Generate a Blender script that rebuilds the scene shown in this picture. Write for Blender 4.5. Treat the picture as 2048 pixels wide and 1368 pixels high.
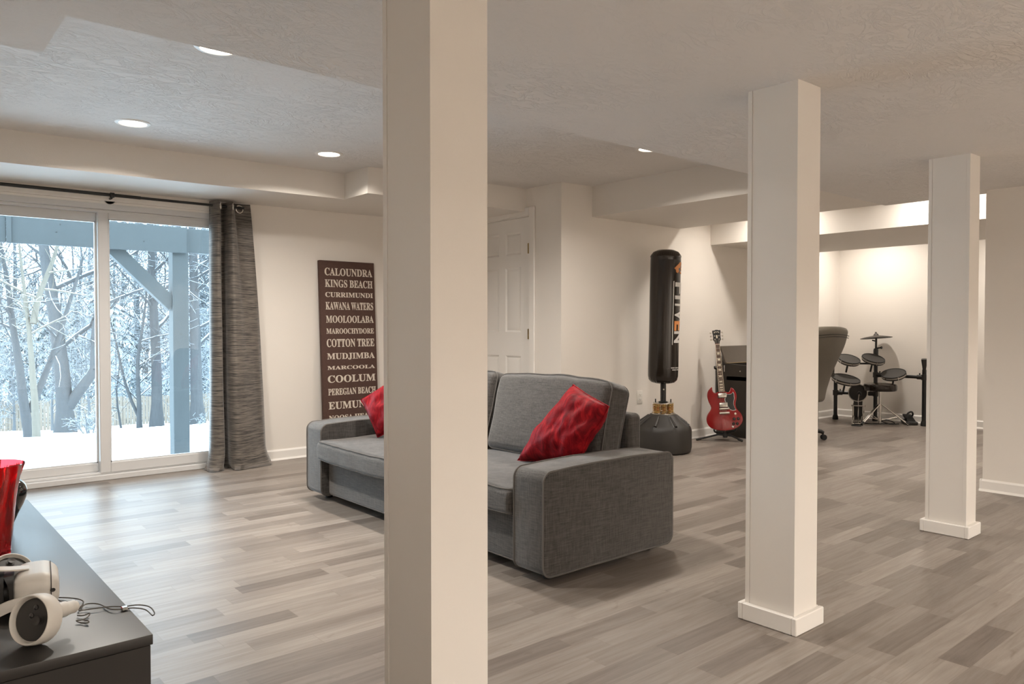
import bpy, bmesh, math, random
from math import sin, cos, pi, radians, sqrt, hypot
from mathutils import Vector, Matrix, noise

S = bpy.context.scene
for _o in list(bpy.data.objects):
    bpy.data.objects.remove(_o)
C = S.collection

# ---------------------------------------------------------------- camera, world, exposure
cam_d = bpy.data.cameras.new('camera')
cam = bpy.data.objects.new('camera', cam_d)
C.objects.link(cam)
cam.location = (0, 0, 1.1)
cam.rotation_euler = (radians(90 - 1.2105), 0, radians(-40.3293))
cam_d.sensor_width = 36.0
cam_d.lens = 1523.07 / 2048 * 36.0
cam_d.clip_start = 0.05
cam_d.clip_end = 400
S.camera = cam

W = bpy.data.worlds.new('overcast_sky')
S.world = W
W.use_nodes = True
_bg = W.node_tree.nodes['Background']
_bg.inputs['Color'].default_value = (0.69, 0.86, 1.0, 1)
_bg.inputs['Strength'].default_value = 7.5

S.view_settings.view_transform = 'Standard'
S.view_settings.look = 'None'
S.view_settings.gamma = 1
S.view_settings.use_curve_mapping = False
S.view_settings.exposure = 0.32
S.cycles.use_denoising = True
S.cycles.max_bounces = 10
S.cycles.diffuse_bounces = 6
S.cycles.transparent_max_bounces = 16
S.cycles.sample_clamp_indirect = 6.0

WARM = (1.0, 0.925, 0.835)
LAMP_W = 17.5

# daylight through the sliding door: the door opening is marked as a portal for the sky
_pd = bpy.data.lights.new('daylight_portal', 'AREA')
_pd.shape = 'RECTANGLE'; _pd.size = 1.9; _pd.size_y = 1.9
_pd.cycles.is_portal = True
_po = bpy.data.objects.new('daylight_portal', _pd)
C.objects.link(_po)
_po.location = (1.25, 6.16, 0.98)
_po.rotation_euler = (radians(-90), 0, 0)

# ---------------------------------------------------------------- ceiling levels (the old house's ceilings climb slightly eastwards)
SL = 0.0098
def ZL(x): return 1.9425 + SL * x      # dropped beam zone
def ZC(x): return 2.242 + SL * x       # upper ceiling
def ZS(x): return 2.047 + SL * x       # soffit above the window
YN, XD, YB, XE = 6.0, 4.378, 4.53, 9.1

# ---------------------------------------------------------------- material helpers
class NT:
    def __init__(s, name):
        s.m = bpy.data.materials.new(name); s.m.use_nodes = True
        s.t = s.m.node_tree; s.n = s.t.nodes
        s.p = s.n['Principled BSDF']; s.out = s.n['Material Output']
    def node(s, typ, **kw):
        n = s.n.new(typ)
        for k, v in kw.items():
            setattr(n, k, v)
        return n
    def link(s, a, b): s.t.links.new(a, b)
    def coord(s, scale=(1, 1, 1), rot=(0, 0, 0)):
        c = s.node('ShaderNodeTexCoord'); mp = s.node('ShaderNodeMapping')
        mp.inputs['Scale'].default_value = scale; mp.inputs['Rotation'].default_value = rot
        s.link(c.outputs['Object'], mp.inputs['Vector'])
        return mp.outputs['Vector']
    def noise(s, vec, scale, detail=4, rough=0.55, dist=0.0):
        n = s.node('ShaderNodeTexNoise')
        n.inputs['Scale'].default_value = scale; n.inputs['Detail'].default_value = detail
        n.inputs['Roughness'].default_value = rough; n.inputs['Distortion'].default_value = dist
        if vec is not None: s.link(vec, n.inputs['Vector'])
        return n.outputs['Fac']
    def ramp(s, fac, stops):
        r = s.node('ShaderNodeValToRGB')
        e = r.color_ramp.elements
        while len(e) < len(stops): e.new(0.5)
        for el, (p, c) in zip(e, stops):
            el.position = p; el.color = (c, c, c, 1) if isinstance(c, (int, float)) else (*c, 1)
        s.link(fac, r.inputs['Fac'])
        return r.outputs['Color']
    def math(s, op, a, b=None, c=None):
        n = s.node('ShaderNodeMath', operation=op)
        for i, v in enumerate((a, b, c)):
            if v is None: continue
            if isinstance(v, (int, float)): n.inputs[i].default_value = v
            else: s.link(v, n.inputs[i])
        return n.outputs[0]
    def mix(s, fac, a, b, blend='MIX'):
        n = s.node('ShaderNodeMix', data_type='RGBA', blend_type=blend)
        for i, v in ((0, fac), (6, a), (7, b)):
            if isinstance(v, (int, float)): n.inputs[i].default_value = v
            elif isinstance(v, tuple): n.inputs[i].default_value = (*v, 1)
            else: s.link(v, n.inputs[i])
        return n.outputs[2]
    def bump(s, h, strength=0.3, dist=0.01):
        b = s.node('ShaderNodeBump')
        b.inputs['Strength'].default_value = strength; b.inputs['Distance'].default_value = dist
        s.link(h, b.inputs['Height']); s.link(b.outputs['Normal'], s.p.inputs['Normal'])
    def base(s, v):
        if isinstance(v, tuple): s.p.inputs['Base Color'].default_value = (*v, 1)
        else: s.link(v, s.p.inputs['Base Color'])
    def set(s, **kw):
        for k, v in kw.items():
            s.p.inputs[k.replace('_', ' ')].default_value = v
        return s

def plain(name, col, rough=0.5, metal=0.0, var=0.06, nscale=30, bump=0.0, coat=0.0):
    n = NT(name)
    f = n.noise(n.coord(), nscale, 3)
    lo = tuple(c * (1 - var) for c in col); hi = tuple(min(1, c * (1 + var)) for c in col)
    n.base(n.mix(f, lo, hi))
    n.set(Roughness=rough, Metallic=metal, Coat_Weight=coat)
    if bump: n.bump(f, bump, 0.002)
    return n.m

def paint(name, col, rough=0.55, bump=0.08):
    n = NT(name)
    v = n.coord()
    f = n.noise(v, 2.0, 3); g = n.noise(v, 160, 2)
    n.base(n.mix(f, tuple(c * 0.97 for c in col), tuple(min(1, c * 1.02) for c in col)))
    n.set(Roughness=rough)
    n.bump(g, bump, 0.002)
    return n.m

def ceiling_mat():
    n = NT('skip_trowel_ceiling')
    v = n.coord((0.8, 1.5, 1.0), (0, 0, radians(-25)))
    a = n.noise(v, 2.2, 5, 0.6, 2.2)
    r1 = n.math('SUBTRACT', 1.0, n.math('MULTIPLY', n.math('ABSOLUTE', n.math('SUBTRACT', a, 0.5)), 22))
    r1 = n.math('MAXIMUM', r1, 0.0)
    b = n.noise(v, 6.0, 6, 0.62, 3.0)
    r2 = n.math('MAXIMUM', n.math('SUBTRACT', 1.0, n.math('MULTIPLY', n.math('ABSOLUTE', n.math('SUBTRACT', b, 0.52)), 26)), 0.0)
    mask = n.ramp(n.noise(n.coord(), 1.1, 3), [(0.42, 0.12), (0.66, 1.0)])
    fine = n.noise(v, 28, 4, 0.7, 1.0)
    sharp = n.math('MULTIPLY', n.math('ADD', n.math('MULTIPLY', r1, 0.9), r2), mask)
    h = n.math('ADD', sharp, n.math('MULTIPLY', fine, 0.28))
    n.base(n.mix(n.noise(n.coord(), 1.4, 2), (0.69, 0.665, 0.64), (0.73, 0.705, 0.68)))
    n.set(Roughness=0.75)
    n.bump(h, 0.55, 0.008)
    return n.m

def floor_mat():
    n = NT('laminate_planks')
    c = n.node('ShaderNodeTexCoord'); s = n.node('ShaderNodeSeparateXYZ')
    n.link(c.outputs['Object'], s.inputs[0])
    x, y = s.outputs['X'], s.outputs['Y']
    wd = 0.095
    yr = n.math('DIVIDE', n.math('ADD', y, 0.052), wd)
    row = n.math('FLOOR', yr); yf = n.math('FRACT', yr)
    wn = n.node('ShaderNodeTexWhiteNoise', noise_dimensions='1D'); n.link(row, wn.inputs['W'])
    wn2 = n.node('ShaderNodeTexWhiteNoise', noise_dimensions='1D'); n.link(n.math('ADD', row, 71.3), wn2.inputs['W'])
    L = n.math('ADD', 0.36, n.math('MULTIPLY', wn2.outputs['Value'], 0.42))
    xr = n.math('DIVIDE', n.math('ADD', x, n.math('MULTIPLY', wn.outputs['Value'], 3.0)), L)
    cell = n.math('FLOOR', xr); xf = n.math('FRACT', xr)
    cmb = n.node('ShaderNodeCombineXYZ'); n.link(cell, cmb.inputs[0]); n.link(row, cmb.inputs[1])
    wc = n.node('ShaderNodeTexWhiteNoise', noise_dimensions='3D'); n.link(cmb.outputs[0], wc.inputs['Vector'])
    rnd = wc.outputs['Value']
    off = n.math('MULTIPLY', rnd, 40.0)
    gv = n.node('ShaderNodeCombineXYZ')
    n.link(n.math('ADD', n.math('MULTIPLY', x, 1.6), off), gv.inputs[0])
    n.link(n.math('ADD', n.math('MULTIPLY', y, 26.0), off), gv.inputs[1])
    n.link(off, gv.inputs[2])
    g1 = n.noise(gv.outputs[0], 1.4, 6, 0.62, 0.9)
    g2 = n.noise(gv.outputs[0], 7.0, 5, 0.65, 0.4)
    kv = n.node('ShaderNodeCombineXYZ')
    n.link(n.math('ADD', n.math('MULTIPLY', x, 3.0), off), kv.inputs[0]); n.link(n.math('MULTIPLY', y, 9.0), kv.inputs[1])
    knot = n.ramp(n.noise(kv.outputs[0], 1.3, 3, 0.5, 1.5), [(0.66, 0.0), (0.76, 1.0)])
    tone = n.ramp(rnd, [(0.0, (0.165, 0.139, 0.12)), (0.22, (0.22, 0.19, 0.166)), (0.55, (0.256, 0.224, 0.198)), (1.0, (0.311, 0.276, 0.244))])
    col = n.mix(n.ramp(g1, [(0.32, 1.0), (0.62, 0.0)]), tone, n.mix(1.0, tone, (0.74, 0.70, 0.67), 'MULTIPLY'))
    col = n.mix(n.math('MULTIPLY', g2, 0.35), col, n.mix(1.0, col, (0.74, 0.70, 0.66), 'MULTIPLY'))
    col = n.mix(n.math('MULTIPLY', knot, 0.5), col, n.mix(1.0, col, (0.55, 0.48, 0.42), 'MULTIPLY'))
    seam = n.math('MAXIMUM', n.math('LESS_THAN', yf, 0.016), n.math('LESS_THAN', n.math('MULTIPLY', xf, L), 0.0016))
    col = n.mix(n.math('MULTIPLY', seam, 0.6), col, (0.16, 0.125, 0.10))
    n.base(col)
    n.link(n.math('ADD', 0.30, n.math('MULTIPLY', g2, 0.16)), n.p.inputs['Roughness'])
    n.set(Specular_IOR_Level=0.36)
    n.bump(n.math('SUBTRACT', n.math('MULTIPLY', g2, 0.35), seam), 0.12, 0.002)
    return n.m

def fabric_mat(name, dark, light, scale=260):
    n = NT(name)
    a = n.noise(n.coord((1, 1, 0.06)), scale, 3, 0.7)
    b = n.noise(n.coord((0.06, 0.06, 1)), scale, 3, 0.7)
    c = n.noise(n.coord(), 5, 3)
    f = n.ramp(n.math('MULTIPLY', n.math('ADD', a, b), 0.5), [(0.36, 0.0), (0.64, 1.0)])
    col = n.mix(f, dark, light)
    n.base(n.mix(n.math('MULTIPLY', c, 0.5), col, n.mix(1.0, col, (0.78, 0.78, 0.80), 'MULTIPLY')))
    n.set(Roughness=0.9, Sheen_Weight=0.35, Sheen_Roughness=0.5, Specular_IOR_Level=0.2)
    n.bump(f, 0.25, 0.002)
    return n.m

def velvet_mat():
    n = NT('crushed_red_velvet')
    f = n.noise(n.coord((1, 2.2, 1)), 9, 6, 0.65, 1.8)
    n.base(n.ramp(f, [(0.3, (0.085, 0.002, 0.005)), (0.5, (0.21, 0.004, 0.009)), (0.70, (0.40, 0.012, 0.016))]))
    n.set(Roughness=0.55, Sheen_Weight=0.04, Sheen_Roughness=0.35, Specular_IOR_Level=0.12)
    n.p.inputs['Sheen Tint'].default_value = (1.0, 0.25, 0.25, 1)
    n.bump(n.noise(n.coord((1, 1, 2.5)), 9, 4, 0.55, 0.8), 0.22, 0.010)
    return n.m

def curtain_mat():
    n = NT('striated_curtain_fabric')
    a = n.noise(n.coord((3.5, 3.5, 95)), 1.6, 4, 0.62, 0.7)
    b = n.noise(n.coord((9, 9, 230)), 1.6, 3, 0.6, 0.3)
    f = n.ramp(n.math('ADD', n.math('MULTIPLY', a, 0.7), n.math('MULTIPLY', b, 0.3)), [(0.40, 0.0), (0.57, 1.0)])
    n.base(n.mix(f, (0.016, 0.015, 0.014), (0.175, 0.150, 0.128)))
    n.set(Roughness=0.55, Sheen_Weight=0.3, Specular_IOR_Level=0.4)
    n.bump(f, 0.15, 0.002)
    return n.m

def glass_pane_mat():
    n = NT('window_glass')
    n.n.remove(n.p)
    tr = n.node('ShaderNodeBsdfTransparent'); gl = n.node('ShaderNodeBsdfGlossy'); mx = n.node('ShaderNodeMixShader')
    fr = n.node('ShaderNodeFresnel'); fr.inputs['IOR'].default_value = 1.45
    tr.inputs['Color'].default_value = (0.95, 0.985, 0.99, 1)
    gl.inputs['Roughness'].default_value = 0.0
    n.link(fr.outputs[0], mx.inputs[0]); n.link(tr.outputs[0], mx.inputs[1]); n.link(gl.outputs[0], mx.inputs[2])
    n.link(mx.outputs[0], n.out.inputs['Surface'])
    return n.m

def emit_mat(name, col, st):
    n = NT(name)
    n.base((0.8, 0.8, 0.8)); n.set(Roughness=0.4)
    n.p.inputs['Emission Color'].default_value = (*col, 1)
    n.p.inputs['Emission Strength'].default_value = st
    return n.m

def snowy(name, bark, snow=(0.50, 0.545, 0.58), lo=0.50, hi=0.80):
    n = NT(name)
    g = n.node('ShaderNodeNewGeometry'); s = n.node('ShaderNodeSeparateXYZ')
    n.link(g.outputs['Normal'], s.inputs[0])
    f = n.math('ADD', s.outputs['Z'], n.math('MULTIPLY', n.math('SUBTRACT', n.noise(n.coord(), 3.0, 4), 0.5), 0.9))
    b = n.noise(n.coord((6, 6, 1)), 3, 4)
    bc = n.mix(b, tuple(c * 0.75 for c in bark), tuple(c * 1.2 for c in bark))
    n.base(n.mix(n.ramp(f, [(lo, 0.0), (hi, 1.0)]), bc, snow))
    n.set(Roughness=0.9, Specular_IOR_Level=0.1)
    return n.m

def wood_planks(name, a, b):
    n = NT(name)
    f = n.noise(n.coord((3, 3, 0.5)), 6, 5, 0.6)
    n.base(n.mix(f, a, b)); n.set(Roughness=0.8)
    return n.m

M = {}
M['wall'] = paint('warm_white_wall_paint', (0.77, 0.725, 0.67))
M['pillar'] = paint('pillar_white_paint', (0.76, 0.725, 0.68), 0.42, 0.05)
M['trim'] = paint('white_trim_paint', (0.80, 0.77, 0.73), 0.4, 0.03)
M['ceiling'] = ceiling_mat()
M['soffit'] = paint('soffit_paint', (0.74, 0.70, 0.65), 0.7, 0.25)
M['floor'] = floor_mat()
M['door'] = paint('door_white_enamel', (0.79, 0.765, 0.73), 0.38, 0.04)
M['vinyl'] = paint('white_vinyl', (0.62, 0.615, 0.61), 0.35, 0.02)
M['glass'] = glass_pane_mat()
M['sofa'] = fabric_mat('charcoal_sofa_weave', (0.029, 0.027, 0.025), (0.112, 0.102, 0.094))
M['piping'] = plain('sofa_piping', (0.115, 0.105, 0.097), 0.9)
M['velvet'] = velvet_mat()
M['curtain'] = curtain_mat()
M['black_metal'] = plain('black_metal', (0.009, 0.009, 0.009), 0.35, 0.0, 0.2)
M['black_plastic'] = plain('black_plastic', (0.018, 0.016, 0.014), 0.45, 0.0, 0.2)
M['rubber'] = plain('black_rubber', (0.014, 0.013, 0.012), 0.75, 0.0, 0.2)
M['chrome'] = plain('chrome', (0.75, 0.73, 0.70), 0.12, 1.0, 0.05)
M['nickel'] = plain('satin_nickel', (0.68, 0.64, 0.58), 0.28, 1.0, 0.05)
M['rim_metal'] = plain('bright_rim_metal', (0.62, 0.58, 0.52), 0.25, 0.35, 0.05)
M['brass'] = plain('antique_brass', (0.36, 0.27, 0.14), 0.35, 1.0, 0.25)
M['canvas'] = plain('brown_printed_canvas', (0.072, 0.036, 0.027), 0.85, 0.0, 0.25, 90, 0.2)
M['cream'] = plain('cream_print', (0.60, 0.53, 0.45), 0.85, 0.0, 0.12, 120)
M['vinyl_bag'] = plain('glossy_black_vinyl', (0.012, 0.008, 0.005), 0.17, 0.0, 0.25, 4, 0.12)
M['white_print'] = plain('white_print', (0.62, 0.60, 0.57), 0.5)
M['orange_print'] = plain('orange_print', (0.62, 0.24, 0.07), 0.5)
M['base_plastic'] = plain('scuffed_black_plastic', (0.022, 0.019, 0.016), 0.5, 0.0, 0.35, 12, 0.15)
M['gold_spring'] = plain('yellow_zinc', (0.62, 0.42, 0.16), 0.3, 0.9, 0.2)
M['red_bush'] = plain('red_bushing', (0.35, 0.03, 0.02), 0.5)
M['guitar_red'] = plain('cherry_lacquer', (0.21, 0.003, 0.004), 0.14, 0.0, 0.3, 4, 0.0, 0.6)
M['mahogany'] = plain('neck_mahogany', (0.16, 0.03, 0.02), 0.3)
M['rosewood'] = plain('rosewood', (0.075, 0.035, 0.02), 0.5, 0.0, 0.4, 60)
M['pearl'] = plain('pearl_inlay', (0.72, 0.66, 0.52), 0.3)
M['binding'] = plain('cream_binding', (0.66, 0.56, 0.42), 0.4)
M['piano'] = plain('black_piano_satin', (0.022, 0.017, 0.012), 0.35)
M['piano_lid'] = plain('piano_lid_satin', (0.075, 0.058, 0.042), 0.32)
M['key_white'] = plain('piano_key_white', (0.70, 0.66, 0.58), 0.3)
M['leather'] = plain('taupe_leather', (0.115, 0.10, 0.076), 0.42, 0.0, 0.12, 8, 0.06)
M['drumhead'] = plain('mesh_drumhead', (0.03, 0.026, 0.022), 0.6, 0.0, 0.1, 300)
M['cymbal'] = plain('rubber_cymbal', (0.045, 0.037, 0.03), 0.5)
M['stand_black'] = plain('blackbrown_laminate', (0.019, 0.017, 0.0155), 0.36, 0.0, 0.25, 7)
M['vr_white'] = plain('white_headset_plastic', (0.66, 0.63, 0.58), 0.42, 0.0, 0.03)
M['vr_black'] = plain('black_controller_face', (0.028, 0.026, 0.024), 0.5)
M['foam'] = plain('black_foam', (0.022, 0.021, 0.02), 0.9)
M['cord'] = plain('grey_lanyard_cord', (0.11, 0.098, 0.085), 0.8)
M['blue_led'] = plain('dark_blue_plastic', (0.01, 0.03, 0.08), 0.4)
M['lamp'] = emit_mat('lamp_lens', (1.0, 0.86, 0.70), 9.0)
M['outlet'] = plain('outlet_plastic', (0.72, 0.69, 0.64), 0.4)
M['dark'] = plain('dark_slot', (0.02, 0.02, 0.02), 0.8)
M['snow'] = plain('snow_cover', (0.86, 0.90, 0.94), 0.9, 0.0, 0.04, 1.5, 0.3)
M['bark'] = snowy('grey_bark_with_snow', (0.062, 0.063, 0.065))
M['bark_light'] = snowy('pale_bark_with_snow', (0.12, 0.108, 0.090))
M['bark_hazed'] = snowy('haze_paled_bark_with_snow', (0.10, 0.106, 0.112), lo=0.35, hi=0.7)  # haze over the woods is put into this paler bark colour
M['needles_hazed'] = snowy('haze_paled_snowy_evergreen', (0.085, 0.112, 0.115), lo=0.40, hi=0.8)  # needle colour lightened to stand in for haze in the air
M['deck'] = wood_planks('blue_grey_deck_paint', (0.040, 0.047, 0.050), (0.052, 0.060, 0.064))
M['fence'] = wood_planks('weathered_fence_wood', (0.16, 0.128, 0.098), (0.22, 0.182, 0.145))
M['siding'] = plain('pale_siding', (0.25, 0.25, 0.26), 0.7)
M['house_dark'] = plain('dark_house_window', (0.12, 0.15, 0.18), 0.3)

def red_glass():
    n = NT('red_optic_glass')
    n.base((0.80, 0.045, 0.055)); n.set(Roughness=0.03, IOR=1.35, Transmission_Weight=0.9)
    w = n.node('ShaderNodeTexWave', wave_type='BANDS', bands_direction='X')
    w.inputs['Scale'].default_value = 9; w.inputs['Distortion'].default_value = 9; w.inputs['Detail'].default_value = 1
    n.link(n.coord((1, 1, 0.35)), w.inputs['Vector'])
    n.bump(w.outputs['Fac'], 0.8, 0.012)
    return n.m
M['red_glass'] = red_glass()
M['black_glaze'] = plain('black_glossy_glaze', (0.010, 0.011, 0.012), 0.08, 0.0, 0.1, 5, 0.0, 0.5)

# ---------------------------------------------------------------- mesh builder
class MB:
    def __init__(s): s.v = []; s.f = []; s.fm = []; s.mi = 0
    def add(s, vs, fs):
        o = len(s.v); s.v += [Vector(p) for p in vs]
        s.f += [tuple(i + o for i in f) for f in fs]; s.fm += [s.mi] * len(fs)
        return s
    def box(s, lo, hi, bevel=0.0, seg=2):
        lo = Vector(lo); hi = Vector(hi)
        if bevel <= 0:
            x0, y0, z0 = lo; x1, y1, z1 = hi
            return s.add([(x0,y0,z0),(x1,y0,z0),(x1,y1,z0),(x0,y1,z0),(x0,y0,z1),(x1,y0,z1),(x1,y1,z1),(x0,y1,z1)],
                         [(0,3,2,1),(4,5,6,7),(0,1,5,4),(1,2,6,5),(2,3,7,6),(3,0,4,7)])
        bm = bmesh.new()
        bmesh.ops.create_cube(bm, size=1.0)
        d = hi - lo; c = (hi + lo) / 2
        for v in bm.verts: v.co = Vector((v.co.x*d.x, v.co.y*d.y, v.co.z*d.z)) + c
        bmesh.ops.bevel(bm, geom=bm.edges[:], offset=min(bevel, min(d)*0.49), segments=seg, profile=0.5, affect='EDGES')
        s.from_bm(bm); bm.free(); return s
    def from_bm(s, bm):
        bm.verts.index_update()
        return s.add([v.co.copy() for v in bm.verts], [tuple(v.index for v in f.verts) for f in bm.faces])
    def prism(s, poly, z0, z1):
        """poly: list of (x, y) counter-clockwise; z0, z1 numbers or functions of x."""
        f0 = z0 if callable(z0) else (lambda x: z0); f1 = z1 if callable(z1) else (lambda x: z1)
        n = len(poly)
        vs = [(x, y, f0(x)) for x, y in poly] + [(x, y, f1(x)) for x, y in poly]
        fs = [tuple(range(n - 1, -1, -1)), tuple(range(n, 2 * n))] + [(i, (i+1) % n, n + (i+1) % n, n + i) for i in range(n)]
        return s.add(vs, fs)
    def tube(s, pts, r, n=8, caps=True, closed=False):
        pts = [Vector(p) for p in pts]; k = len(pts)
        rs = r if isinstance(r, (list, tuple)) else [r] * k
        up = None; rings = []
        for i in range(k):
            if closed: t = pts[(i+1) % k] - pts[i-1]
            else: t = pts[min(i+1, k-1)] - pts[max(i-1, 0)]
            if t.length < 1e-9: t = Vector((0, 0, 1))
            t.normalize()
            if up is None:
                up = Vector((0, 0, 1)) if abs(t.z) < 0.9 else Vector((1, 0, 0))
            a = t.cross(up)
            if a.length < 1e-6: a = t.orthogonal()
            a.normalize(); up = a.cross(t); up.normalize()
            rings.append([pts[i] + (a * cos(2*pi*j/n) + up * sin(2*pi*j/n)) * rs[i] for j in range(n)])
        vs = [p for ring in rings for p in ring]; fs = []
        m = k if closed else k - 1
        for i in range(m):
            i2 = (i + 1) % k
            for j in range(n):
                j2 = (j + 1) % n
                fs.append((i*n+j, i2*n+j, i2*n+j2, i*n+j2))
        if caps and not closed:
            fs.append(tuple(range(n))); fs.append(tuple((k-1)*n + j for j in range(n-1, -1, -1)))
        return s.add(vs, fs)
    def cyl(s, p0, p1, r0, r1=None, n=16):
        return s.tube([p0, p1], [r0, r0 if r1 is None else r1], n)
    def lathe(s, prof, c=(0, 0, 0), axis=None, n=32, wob=None, caps=True):
        """prof: list of (radius, height); axis: direction (default up)."""
        c = Vector(c); ax = Vector(axis or (0, 0, 1)).normalized()
        q = Vector((0, 0, 1)).rotation_difference(ax)
        vs = []; fs = []; k = len(prof)
        for r, h in prof:
            for j in range(n):
                a = 2*pi*j/n
                rr = r * (wob(a, h) if wob else 1)
                vs.append(c + q @ Vector((rr*cos(a), rr*sin(a), h)))
        for i in range(k-1):
            for j in range(n):
                j2 = (j+1) % n
                fs.append((i*n+j, i*n+j2, (i+1)*n+j2, (i+1)*n+j))
        if caps and prof[0][0] > 1e-6: fs.append(tuple(range(n-1, -1, -1)))
        if caps and prof[-1][0] > 1e-6: fs.append(tuple((k-1)*n+j for j in range(n)))
        return s.add(vs, fs)
    def rcube(s, lo, hi, r, n=8, k=4, fn=None):
        lo = Vector(lo); hi = Vector(hi); c = (lo+hi)/2; h = (hi-lo)/2
        ax = []
        for i in range(3):
            rr = min(r, h[i]*0.98); inner = h[i]-rr
            t = [-h[i] + rr*(1 - math.tan((1 - j/k)*pi/4)) for j in range(k)]
            t += [-inner + 2*inner*j/n for j in range(n)] + [inner] + [-x for x in reversed(t)]
            ax.append(t)
        key = {}; vs = []; fs = []
        def vid(p):
            kk = tuple(round(x, 6) for x in p)
            if kk not in key:
                P = Vector(p); q = Vector([max(-(h[i]-min(r, h[i]*0.98)), min(h[i]-min(r, h[i]*0.98), P[i])) for i in range(3)])
                d = P - q
                if d.length > 1e-9: P = q + d.normalized() * min(r, min(h)*0.98)
                P = P + c
                if fn: P = fn(P, Vector([p[i]/h[i] for i in range(3)]))
                key[kk] = len(vs); vs.append(P)
            return key[kk]
        for i in range(3):
            a, b = (i+1) % 3, (i+2) % 3
            for sg in (-1, 1):
                for x in range(len(ax[a])-1):
                    for y in range(len(ax[b])-1):
                        q = []
                        for (xx, yy) in ((x, y), (x+1, y), (x+1, y+1), (x, y+1)):
                            p = [0, 0, 0]; p[i] = sg*h[i]; p[a] = ax[a][xx]; p[b] = ax[b][yy]
                            q.append(vid(p))
                        if sg < 0: q.reverse()
                        if len(set(q)) > 2: fs.append(tuple(q))
        return s.add(vs, fs)
    def xf(s, mat, start=0):
        for i in range(start, len(s.v)): s.v[i] = mat @ s.v[i]
        return s
    def build(s, name, mat, parent=None, angle=35, label=None):
        me = bpy.data.meshes.new(name)
        off = OFF.get(parent.name, Vector()) if parent else Vector()
        me.from_pydata([tuple(p - off) for p in s.v], [], s.f)
        for m in (mat if isinstance(mat, (list, tuple)) else [mat]): me.materials.append(m)
        if any(s.fm): me.polygons.foreach_set('material_index', s.fm)
        me.polygons.foreach_set('use_smooth', [True] * len(me.polygons))
        me.update()
        if angle is not None: me.set_sharp_from_angle(angle=radians(angle))
        o = bpy.data.objects.new(name, me); C.objects.link(o)
        if parent:
            o.parent = parent; OFF[o.name] = off
        if label: o['label'] = label
        return o

OFF = {}
def thing(name, label, cat, loc=(0, 0, 0), group=None, kind='thing'):
    o = bpy.data.objects.new(name, None); C.objects.link(o)
    o.location = loc; o.empty_display_size = 0.1
    o['label'] = label; o['category'] = cat; o['kind'] = kind
    if group: o['group'] = group
    OFF[o.name] = Vector(loc)
    return o
def tag(o, label, cat, group=None, kind='thing'):
    o['label'] = label; o['category'] = cat; o['kind'] = kind
    if group: o['group'] = group
    return o
def struct(name, mb, mat, parent=None, angle=35, label=None, cat=None):
    o = mb.build(name, mat, parent, angle)
    if parent is None:
        o['kind'] = 'structure'
        if label: o['label'] = label; o['category'] = cat
    return o

def text_mesh(txt, size=1.0, bold=0.0, serif=False):
    """Flat lettering as (verts, faces) in the x-y plane, origin at the left end of the baseline."""
    cu = bpy.data.curves.new('lettering', 'FONT')
    cu.body = ''.join(chr(0x1D400 + ord(ch) - 65) if serif and 'A' <= ch <= 'Z' else ch for ch in txt)
    cu.size = size; cu.offset = bold; cu.resolution_u = 4
    o = bpy.data.objects.new('lettering', cu); C.objects.link(o)
    dg = bpy.context.evaluated_depsgraph_get(); dg.update()
    me = bpy.data.meshes.new_from_object(o.evaluated_get(dg))
    vs = [v.co.copy() for v in me.vertices]; fs = [tuple(p.vertices) for p in me.polygons]
    bpy.data.objects.remove(o); bpy.data.curves.remove(cu); bpy.data.meshes.remove(me)
    return vs, fs
def fit(vs, x0, x1, y0, y1):
    a = min(v.x for v in vs); b = max(v.x for v in vs); c = min(v.y for v in vs); d = max(v.y for v in vs)
    return [Vector((x0 + (v.x-a)/(b-a)*(x1-x0), y0 + (v.y-c)/(d-c)*(y1-y0), 0)) for v in vs]

def frame(origin, up, normal):
    """Matrix whose local y runs along up, local z along normal (towards the viewer), local x to the right."""
    y = Vector(up).normalized(); z = Vector(normal); z = (z - y * z.dot(y)).normalized(); x = y.cross(z)
    m = Matrix(((x.x, y.x, z.x), (x.y, y.y, z.y), (x.z, y.z, z.z))).to_4x4()
    return Matrix.Translation(Vector(origin)) @ m

# ================================================================ ROOM SHELL
struct('floor', MB().box((-0.6, -3.6, -0.12), (9.3, YN + 0.02, 0.0)), M['floor'])
XW, YS, XEe = -0.40, -3.4, XE
TOP = 2.62
# upper ceiling slab
struct('ceiling', MB().prism([(-0.6, -3.6), (9.3, -3.6), (9.3, 6.2), (-0.6, 6.2)], ZC, TOP), M['ceiling'])
# dropped beam zone over the row of pillars, with its notch on the window side
struct('ceiling_dropped', MB().prism([(-0.6, -0.45), (5.83, -0.45), (5.83, 2.552), (0.43, 2.388), (0.43, 2.756), (-0.6, 2.756)], ZL, lambda x: ZC(x) + 0.01), M['ceiling'])
struct('ceiling_soffit_center', MB().prism([(4.742, 2.46), (5.96, 2.46), (5.96, YB + .01), (4.742, YB + .01)], 2.03, lambda x: ZC(x) + 0.01), M['soffit'])
struct('ceiling_soffit_east', MB().prism([(6.446, -2.2), (8.0, -2.2), (8.0, YB + .01), (6.446, YB + .01)], 1.908, lambda x: ZC(x) + 0.01), M['soffit'])
struct('ceiling_soffit_window', MB().prism([(-0.6, 5.32), (2.825, 5.32), (2.825, 4.965), (XD + .01, 4.965), (XD + .01, YN + .02), (-0.6, YN + .02)], ZS, lambda x: ZC(x) + 0.01), M['soffit'])
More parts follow.
